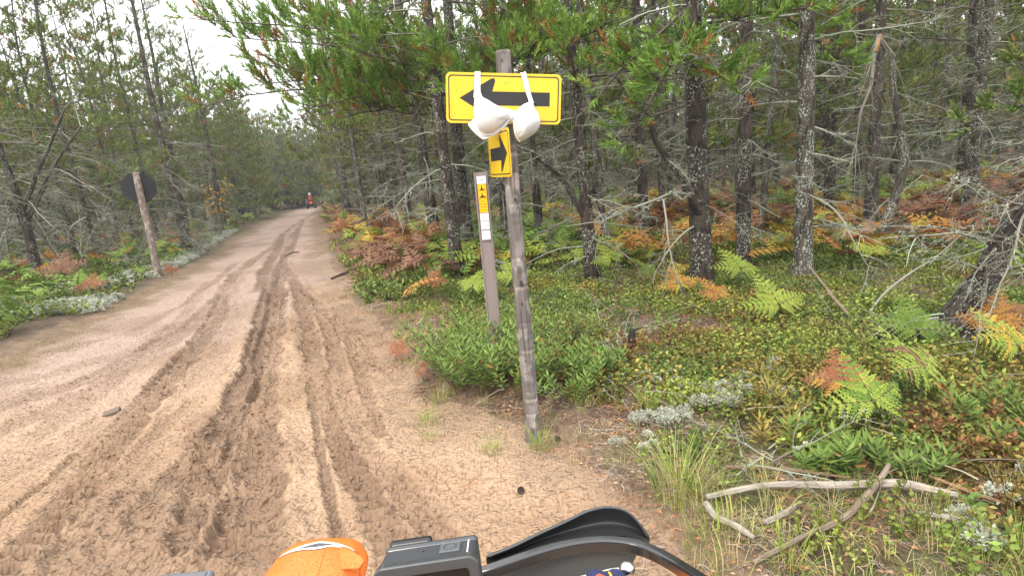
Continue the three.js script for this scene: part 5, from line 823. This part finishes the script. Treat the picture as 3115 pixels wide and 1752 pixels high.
function loft(curves, nu = 48, nv = 10, th = 0.0025) { // closed sheet through a stack of curves
  const cs = curves.map(c => new THREE.CatmullRomCurve3(c).getPoints(nu)), pos = [], idx = [];
  for (let i = 0; i <= nu; i++) { const col = new THREE.CatmullRomCurve3(cs.map(c => c[i])).getPoints(nv); for (const p of col) pos.push(p); }
  const g = new THREE.BufferGeometry(), flatp = []; pos.forEach(p => flatp.push(p.x, p.y, p.z)); const M1 = nv + 1; for (let i = 0; i < nu; i++) for (let j = 0; j < nv; j++) { const a = i * M1 + j, b = a + M1; idx.push(a, a + 1, b, b, a + 1, b + 1); }
  g.setAttribute('position', new THREE.Float32BufferAttribute(flatp, 3)); g.setIndex(idx); g.computeVertexNormals();
  const n = g.attributes.normal.array, K = pos.length, p2 = flatp.slice(), uv = []; for (let k = 0; k < K; k++) p2.push(flatp[k * 3] - n[k * 3] * th, flatp[k * 3 + 1] - n[k * 3 + 1] * th, flatp[k * 3 + 2] - n[k * 3 + 2] * th); for (let k = 0; k < 2 * K; k++) uv.push(p2[k * 3] * 4, p2[k * 3 + 2] * 4 + p2[k * 3 + 1] * 4);
  const all = idx.slice(); for (let k = 0; k < idx.length; k += 3) all.push(idx[k] + K, idx[k + 2] + K, idx[k + 1] + K);
  const e = (a, b) => all.push(a, b, a + K, b, b + K, a + K); for (let i = 0; i < nu; i++) { e(i * M1, (i + 1) * M1); e(i * M1 + nv, (i + 1) * M1 + nv); } for (let j = 0; j < nv; j++) { e(j, j + 1); e(nu * M1 + j, nu * M1 + j + 1); }
  const o = new THREE.BufferGeometry(); o.setAttribute('position', new THREE.Float32BufferAttribute(p2, 3)); o.setAttribute('uv', new THREE.Float32BufferAttribute(uv, 2)); o.setIndex(all); o.computeVertexNormals(); return o;
}
{
  const topE = [[-0.06, 1.116, -0.615], [-0.027, 1.122, -0.622], [0.009, 1.131, -0.631], [0.046, 1.14, -0.639], [0.079, 1.148, -0.647], [0.107, 1.147, -0.653], [0.132, 1.136, -0.657], [0.15, 1.114, -0.659], [0.161, 1.092, -0.661]], midE = [[-0.065, 1.098, -0.632], [-0.03, 1.104, -0.638], [0.009, 1.111, -0.645], [0.046, 1.117, -0.65], [0.079, 1.12, -0.655], [0.108, 1.118, -0.659], [0.135, 1.108, -0.662], [0.154, 1.094, -0.664], [0.166, 1.082, -0.665]], botE = [[-0.06, 1.116, -0.594], [-0.027, 1.122, -0.598], [0.007, 1.129, -0.602], [0.042, 1.134, -0.606], [0.072, 1.135, -0.608], [0.098, 1.134, -0.611], [0.122, 1.131, -0.613], [0.139, 1.125, -0.614], [0.151, 1.117, -0.615]];
  part('handguard_shield', loft([W3(topE), W3(midE), W3(botE)], 56, 14), blackPlastic, bike, 'tall curved black plastic shield');
  part('shield_rim', new THREE.TubeGeometry(new THREE.CatmullRomCurve3(W3(topE)), 50, 0.0017, 6), greyPlastic, bike);
  const bar = new THREE.CatmullRomCurve3(W3([[-0.15, 1.105, -0.565], [-0.093, 1.121, -0.57], [-0.056, 1.129, -0.571], [-0.01, 1.137, -0.578], [0.032, 1.142, -0.584], [0.073, 1.145, -0.585], [0.105, 1.146, -0.58], [0.131, 1.145, -0.57], [0.149, 1.148, -0.55], [0.163, 1.155, -0.521], [0.172, 1.17, -0.483], [0.178, 1.184, -0.445], [0.182, 1.19, -0.41], [0.16, 1.185, -0.39]]));
  const sq = rrect(0.0125, 0.016, 0.0035), bg2 = new THREE.ExtrudeGeometry(sq, { steps: 110, extrudePath: bar, bevelEnabled: false, curveSegments: 4 }); part('handguard_bar', bg2, blackMetal, bike, 'glossy black handguard bar');
  const low = new THREE.Shape(W3([[-0.16, 1.075, 0], [-0.053, 1.113, 0], [-0.011, 1.126, 0], [0.039, 1.133, 0], [0.093, 1.134, 0], [0.134, 1.126, 0], [0.125, 1.108, 0], [0.108, 1.09, 0], [0.09, 1.05, 0], [-0.1, 1.01, 0]]).map(v => new THREE.Vector2(v.x, v.y)));
  const lg = new THREE.ExtrudeGeometry(low, { depth: 0.004, bevelEnabled: true, bevelSize: 0.0015, bevelThickness: 0.0015, bevelSegments: 2 }); lg.translate(0, 0, -0.598 - BZ); part('handguard_flap', lg, greyPlastic, bike, 'dull grey lower flap of the handguard');
  const lever = new THREE.CatmullRomCurve3(W3([[0.1, 1.172, -0.505], [0.085, 1.163, -0.514], [0.045, 1.152, -0.518], [-0.02, 1.15, -0.51], [-0.08, 1.15, -0.49]])); const lv = part('lever', new THREE.TubeGeometry(lever, 40, 0.0045, 10), steel, bike); const bl2 = part('lever_ball', new THREE.SphereGeometry(0.0088, 20, 14), steel, lv); bl2.position.set(0.1 - BX, 1.173, -0.504 - BZ);
  const hb = new THREE.CatmullRomCurve3(W3([[-0.52, 1.16, -0.36], [-0.4, 1.165, -0.4], [-0.3, 1.13, -0.43], [-0.22, 1.09, -0.45], [-0.08, 1.085, -0.455], [0.05, 1.1, -0.44], [0.1, 1.15, -0.415], [0.165, 1.17, -0.385]])); part('handlebar', new THREE.TubeGeometry(hb, 60, 0.0135, 14), blackMetal, bike);
  part('grip', new THREE.TubeGeometry(new THREE.CatmullRomCurve3(W3([[0.03, 1.1, -0.445], [0.1, 1.15, -0.415], [0.16, 1.169, -0.388]])), 20, 0.018, 14), rubber, bike);
  part('grip', new THREE.TubeGeometry(new THREE.CatmullRomCurve3(W3([[-0.52, 1.16, -0.36], [-0.45, 1.165, -0.385], [-0.4, 1.165, -0.4]])), 20, 0.018, 14), rubber, bike);
  // orange mask: crowned shell with a pressed side panel and an ear
  const KEY = [[-0.652, 0.05, 1.136, 0.006], [-0.635, 0.064, 1.128, 0.02], [-0.6, 0.069, 1.125, 0.026], [-0.56, 0.07, 1.12, 0.027], [-0.5, 0.066, 1.1, 0.028], [-0.46, 0.058, 1.07, 0.02]], MX = -0.288, MY = -0.006;
  const arch = (t, y, h) => MY + y + h * (1 - Math.pow(Math.abs(t), 2.6)) - 0.02 * Math.max(0, Math.abs(t) - 0.75);
  const maskY = (x, z) => { let i = 0; while (i < KEY.length - 2 && z > KEY[i + 1][0]) i++; const f = clamp((z - KEY[i][0]) / (KEY[i + 1][0] - KEY[i][0])), k = KEY[i].map((v, e) => lerp(v, KEY[i + 1][e], f)); return arch((x - MX) / k[1], k[2], k[3]); };
  part('headlight_mask', loft(KEY.map(([z, w, y, h]) => W3(Array.from({ length: 25 }, (_, k) => { const t = k / 12 - 1; return [MX + w * t, arch(t, y, h), z]; }))), 48, 30, 0.003), orange, bike, 'bright orange plastic mask');
  const patchOn = (name, mat, rows, lift, th) => part(name, loft(rows.map(r => W3(r.map(([x, z]) => [x, maskY(x, z) + lift, z]))), 30, 10, th), mat, bike);
  patchOn('mask_panel', orange, [-0.622, -0.6, -0.57, -0.54, -0.5].map((z, i) => Array.from({ length: 7 }, (_, k) => [MX + 0.016 + i * 0.003 + k * 0.0075, z])), 0.0028, 0.003);
  part('mask_ear', loft([W3([[-0.262, 1.14, -0.625], [-0.246, 1.144, -0.62], [-0.228, 1.147, -0.604]]), W3([[-0.252, 1.14, -0.604], [-0.236, 1.146, -0.596], [-0.212, 1.15, -0.585]]), W3([[-0.246, 1.136, -0.588], [-0.23, 1.142, -0.58], [-0.218, 1.145, -0.575]])], 10, 8, 0.003), orange, bike);
  const stk = (f, mat, lift, name) => { const rows = [-1, -0.5, 0, 0.5, 1].map(e => Array.from({ length: 17 }, (_, k) => { const t = k / 8 - 1; return [MX + 0.002 + t * 0.05 * f, -0.6265 + t * -0.002 + e * f * 0.0085 * (1 - Math.abs(t)) + 0.006 * t * t * 0.5]; })); patchOn(name, mat, rows, lift, 0.0004); };
  stk(1.05, std({ color: lin(0.05, 0.05, 0.05) }), 0.0016, 'sticker_edge'); stk(1, std({ color: lin(0.82, 0.83, 0.84), roughness: 0.4 }), 0.0022, 'sticker'); stk(0.5, std({ color: lin(0.09, 0.08, 0.09), roughness: 0.5 }), 0.0028, 'sticker_diamond');
  for (const x of [-0.19, 0.03]) { const f = part('fork_tube', new THREE.CylinderGeometry(0.024, 0.028, 0.86, 18), steel, bike); f.position.set(x - BX, 0.66, -0.66 - BZ); f.rotation.x = 0.42; }
  const st = part('triple_clamp', new RoundedBoxGeometry(0.27, 0.03, 0.07, 3, 0.01), blackPlastic, bike); st.position.set(0, 1.04, -0.47 - BZ); st.rotation.x = 0.42;
  const stem = part('bar_clamp', new THREE.CylinderGeometry(0.016, 0.016, 0.06, 12), blackMetal, bike); stem.position.set(0, 1.065, -0.455 - BZ);
  const wl = part('front_wheel', new THREE.TorusGeometry(0.29, 0.035, 12, 40), steel, bike); wl.rotation.y = Math.PI / 2; wl.position.set(0, gh(-0.08, -0.84) + 0.345, -0.84 - BZ); part('tyre', new THREE.TorusGeometry(0.315, 0.042, 14, 48), rubber, wl);
  for (let k = 0; k < 12; k++) { const s = part('spoke', new THREE.CylinderGeometry(0.002, 0.002, 0.56, 5), steel, wl); s.rotation.z = k * Math.PI / 12; }
  const hub = part('hub', new THREE.CylinderGeometry(0.04, 0.04, 0.2, 16), blackMetal, wl); hub.rotation.x = Math.PI / 2;
  part('front_fender', loft([W3([[-0.15, 0.74, -1.05], [-0.08, 0.76, -1.05], [-0.01, 0.74, -1.05]]), W3([[-0.16, 0.78, -0.8], [-0.08, 0.81, -0.8], [0.0, 0.78, -0.8]]), W3([[-0.15, 0.8, -0.55], [-0.08, 0.83, -0.55], [-0.01, 0.8, -0.55]])], 16, 14, 0.003), orange, bike);
}
{ // action camera seen from behind and above
  const g = thing('action_camera', 'small dark grey action camera mounted on the handlebar', 'camera', [-0.0755, 1.3125, -0.339]); g.rotation.set(-0.2, 0.02, 0.055);
  const body = phy({ color: lin(0.04, 0.044, 0.05), roughness: 0.5 }), rim = phy({ color: lin(0.045, 0.048, 0.052), roughness: 0.3, clearcoat: 0.4 });
  part('body', new RoundedBoxGeometry(0.0715, 0.05, 0.029, 5, 0.0065), body, g);
  const fr = part('front_frame', new RoundedBoxGeometry(0.0705, 0.0495, 0.007, 4, 0.003), rim, g); fr.position.z = -0.0165;
  const lens = part('lens_cover', new RoundedBoxGeometry(0.033, 0.033, 0.009, 4, 0.003), std({ color: lin(0.02, 0.02, 0.022), roughness: 0.3 }), g); lens.position.set(-0.017, 0.0095, -0.023);
  const rs = rrect(0.073, 0.0515, 0.007); rs.holes.push(rrect(0.062, 0.04, 0.004)); const rg = new THREE.ExtrudeGeometry(rs, { depth: 0.005, bevelEnabled: true, bevelSize: 0.0012, bevelThickness: 0.0015, bevelSegments: 4, curveSegments: 10 }); rg.translate(0, 0, 0.0125); part('back_rim', rg, rim, g);
  const sc = part('screen', new THREE.BoxGeometry(0.063, 0.041, 0.002), phy({ color: lin(0.006, 0.006, 0.007), roughness: 0.12 }), g); sc.position.z = 0.0145;
  const b1 = part('shutter_button', new RoundedBoxGeometry(0.0155, 0.0022, 0.0125, 3, 0.001), greyPlastic.clone(), g); b1.material.color.setRGB(0.09, 0.094, 0.1); b1.position.set(0.016, 0.0255, -0.0005);
  const b2 = part('button_ring', new THREE.TorusGeometry(0.0045, 0.0004, 6, 24), rim, b1); b2.rotation.x = Math.PI / 2; b2.position.y = 0.0012;
  const mic = part('microphone_hole', new THREE.CylinderGeometry(0.0006, 0.0006, 0.0006, 8), std({ color: lin(0.005, 0.005, 0.005) }), g); mic.position.set(-0.004, 0.0252, -0.002);
  const li = part('status_strip', new RoundedBoxGeometry(0.0011, 0.0008, 0.019, 2, 0.0003), std({ color: lin(0.75, 0.75, 0.75), roughness: 0.3 }), g); li.position.set(0.0292, 0.0254, 0);
  R = rng32(51); const dm = phy({ color: lin(0.8, 0.85, 0.9), roughness: 0.05, transmission: 1, thickness: 0.002, ior: 1.33 });
  for (let k = 0; k < 18; k++) { const w = part('water_drop', new THREE.SphereGeometry(rr(0.0003, 0.0009), 8, 6), dm, g); w.scale.y = 0.7; w.position.set(rr(-0.033, 0.034), 0.0268, rr(0.0135, 0.0172)); }
  const arm = new THREE.CatmullRomCurve3([V(0, -0.025, 0), V(0, -0.05, -0.005), V(0, -0.1, -0.05), V(0, -0.17, -0.1), V(0, -0.225, -0.115)]); part('mount_arm', new THREE.TubeGeometry(arm, 24, 0.007, 10), blackPlastic, g);
}
{ // phone in a holder
  const g = thing('phone', 'grey-framed phone in a handlebar holder', 'phone', [-0.376, 1.2545, -0.402]); g.rotation.set(0.12, 0.0, 0.02);
  part('case', new RoundedBoxGeometry(0.155, 0.011, 0.078, 4, 0.005), phy({ color: lin(0.13, 0.14, 0.155), roughness: 0.3 }), g);
  const s = part('screen', new RoundedBoxGeometry(0.146, 0.002, 0.069, 2, 0.0009), phy({ color: lin(0.05, 0.05, 0.06), roughness: 0.06, clearcoat: 1, clearcoatRoughness: 0.03 }), g); s.position.y = 0.0055;
  const arm = new THREE.CatmullRomCurve3([V(0.02, -0.005, 0.01), V(0.03, -0.05, 0.0), V(0.05, -0.11, -0.02)]); part('mount_arm', new THREE.TubeGeometry(arm, 16, 0.008, 10), blackPlastic, g);
}
{ // the rider's gloved hand round the grip, two fingers out on the lever
  const f = (a, b, c, d, r) => [[a, b, r, r * 0.97], [b, c, r * 0.97, r * 0.92], [c, d, r * 0.92, r * 0.84]];
  const bones = [[[0.075, 1.17, -0.385], [0.12, 1.185, -0.38], 0.026, 0.026], [[0.085, 1.165, -0.37], [0.115, 1.175, -0.35], 0.026, 0.028], [[0.105, 1.17, -0.33], [0.13, 1.15, -0.24], 0.028, 0.036],
    ...f([0.066, 1.185, -0.405], [0.062, 1.19, -0.448], [0.062, 1.184, -0.478], [0.066, 1.168, -0.498], 0.0105), ...f([0.088, 1.192, -0.405], [0.084, 1.194, -0.446], [0.082, 1.186, -0.474], [0.082, 1.166, -0.49], 0.0105),
    ...f([0.11, 1.196, -0.4], [0.112, 1.186, -0.432], [0.114, 1.16, -0.438], [0.114, 1.14, -0.422], 0.01), ...f([0.13, 1.198, -0.393], [0.135, 1.188, -0.42], [0.137, 1.166, -0.425], [0.137, 1.148, -0.41], 0.009), ...f([0.07, 1.16, -0.37], [0.05, 1.14, -0.385], [0.042, 1.118, -0.405], [0.045, 1.1, -0.425], 0.0115)];
  const g = thing('person', 'rider’s navy and orange gloved hand resting two fingers on the lever', 'person', [0.1, 1.12, -0.37]); const geo = blobs(bones, 72, 0.012, 0.008); geo.translate(-0.1, -1.12, 0.37);
  part('gloved_hand', geo, std({ color: lin(0.018, 0.022, 0.075), roughness: 0.85 }), g);
  const pad = new THREE.TubeGeometry(new THREE.CatmullRomCurve3([V(-0.036, 0.074, -0.05), V(-0.036, 0.079, -0.07), V(-0.036, 0.077, -0.088), V(-0.035, 0.07, -0.1)]), 16, 0.0076, 8); part('finger_panel', pad, std({ color: lin(0.75, 0.13, 0.05), roughness: 0.8 }), g);
  part('piping', new THREE.TubeGeometry(new THREE.CatmullRomCurve3([V(-0.024, 0.083, -0.078), V(-0.024, 0.078, -0.1), V(-0.025, 0.064, -0.12), V(-0.028, 0.052, -0.135)]), 16, 0.0014, 6), std({ color: lin(0.6, 0.4, 0.04), roughness: 0.8 }), g);
}
{ // rider on a quad far down the trail, seen from behind
  const px = -22.0, pz = -61.5, y0 = gh(px, pz), turn = 0.36;
  const q = thing('quad_bike', 'small red and black quad bike driving away at the far end of the trail', 'quad bike', [px, y0, pz]); q.rotation.y = turn;
  const red = phy({ color: lin(0.28, 0.02, 0.015), roughness: 0.35 }), blk = std({ color: lin(0.02, 0.02, 0.02), roughness: 0.7 });
  for (const [x, z] of [[-0.42, 0.5], [0.42, 0.5], [-0.4, -0.65], [0.4, -0.65]]) { const w = part('wheel', new THREE.TorusGeometry(0.19, 0.1, 10, 22), blk, q); w.rotation.y = Math.PI / 2; w.scale.z = 1.3; w.position.set(x, 0.29, z); const h = part('rim', new THREE.CylinderGeometry(0.12, 0.12, 0.12, 14), steel, w); h.rotation.x = Math.PI / 2; }
  part('body', loft([[V(-0.25, 0.55, 0.75), V(0, 0.72, 0.78), V(0.25, 0.55, 0.75)], [V(-0.3, 0.6, 0.3), V(0, 0.85, 0.3), V(0.3, 0.6, 0.3)], [V(-0.25, 0.6, -0.2), V(0, 0.9, -0.2), V(0.25, 0.6, -0.2)], [V(-0.3, 0.55, -0.8), V(0, 0.78, -0.85), V(0.3, 0.55, -0.8)]], 20, 20, 0.02), red, q);
  const se = part('seat', new RoundedBoxGeometry(0.3, 0.12, 0.75, 4, 0.05), blk, q); se.position.set(0, 0.86, 0.15);
  const fd = part('rear_fender', new RoundedBoxGeometry(1.0, 0.05, 0.5, 3, 0.02), red, q); fd.position.set(0, 0.66, 0.5); const ax = part('axle', new THREE.CylinderGeometry(0.05, 0.05, 0.8, 10), blk, q); ax.rotation.z = Math.PI / 2; ax.position.set(0, 0.29, 0.5); const ch = part('chassis', new RoundedBoxGeometry(0.3, 0.3, 1.3, 3, 0.05), blk, q); ch.position.set(0, 0.42, 0);
  const tl = part('tail_light', new RoundedBoxGeometry(0.22, 0.08, 0.03, 3, 0.012), std({ color: lin(0.6, 0.03, 0.03), emissive: lin(1, 0.08, 0.05), emissiveIntensity: 1.6, roughness: 0.3 }), q); tl.position.set(0, 0.68, 0.79);
  const pl = new THREE.PointLight(0xff2010, 0.05, 4); pl.position.set(0, 0.68, 0.85); pl.castShadow = true; q.add(pl); pl.name = 'tail_light_glow';
  const hb = part('handlebar', new THREE.TubeGeometry(new THREE.CatmullRomCurve3([V(-0.4, 1.02, -0.4), V(-0.15, 1.05, -0.5), V(0, 1.0, -0.52), V(0.15, 1.05, -0.5), V(0.4, 1.02, -0.4)]), 24, 0.02, 8), blk, q); const sp = part('steering_stem', new THREE.CylinderGeometry(0.04, 0.05, 0.4, 10), blk, hb); sp.position.set(0, 0.85, -0.55);
  const p = thing('person', 'rider in an orange-red jacket and white helmet on the far quad bike', 'person', [px, y0 + 0.9, pz]); p.rotation.y = turn;
  const B = [[[0, 0.08, 0.15], [0, 0.5, 0.02], 0.17, 0.19], [[-0.17, 0.46, 0.02], [0.17, 0.46, 0.02], 0.09, 0.09], [[0, 0.5, 0], [0, 0.64, -0.03], 0.07, 0.06], [[0, 0.72, -0.04], [0, 0.74, -0.04], 0.105, 0.105]];
  for (const s of [-1, 1]) B.push([[s * 0.22, 0.46, 0], [s * 0.36, 0.3, -0.22], 0.065, 0.052], [[s * 0.36, 0.3, -0.22], [s * 0.33, 0.17, -0.42], 0.05, 0.04], [[s * 0.33, 0.17, -0.42], [s * 0.32, 0.16, -0.5], 0.045, 0.035], [[s * 0.1, 0.06, 0.12], [s * 0.28, 0.04, -0.28], 0.1, 0.075], [[s * 0.28, 0.04, -0.28], [s * 0.3, -0.38, -0.16], 0.07, 0.05], [[s * 0.3, -0.4, -0.14], [s * 0.3, -0.45, -0.32], 0.05, 0.045]);
  part('body', blobs(B, 64, 0.06, 0.05), std({ color: lin(0.36, 0.09, 0.05), roughness: 0.8 }), p);
  const hm = part('helmet', new THREE.SphereGeometry(0.15, 20, 16), phy({ color: lin(0.78, 0.79, 0.8), roughness: 0.3 }), p); hm.position.set(0, 0.74, -0.04); hm.scale.set(0.95, 1.0, 1.1); const vz = part('peak', new RoundedBoxGeometry(0.2, 0.02, 0.14, 2, 0.008), hm.material, hm); vz.position.set(0, 0.08, -0.18);
}
{ const seen = new Set(); let n = 0; scene.traverse(o => { if (o.isMesh && !seen.has(o.geometry)) { seen.add(o.geometry); n += (o.geometry.index ? o.geometry.index.count : o.geometry.attributes.position.count) / 3; } }); console.log('triangles', n); }
renderer.render(scene, camera);
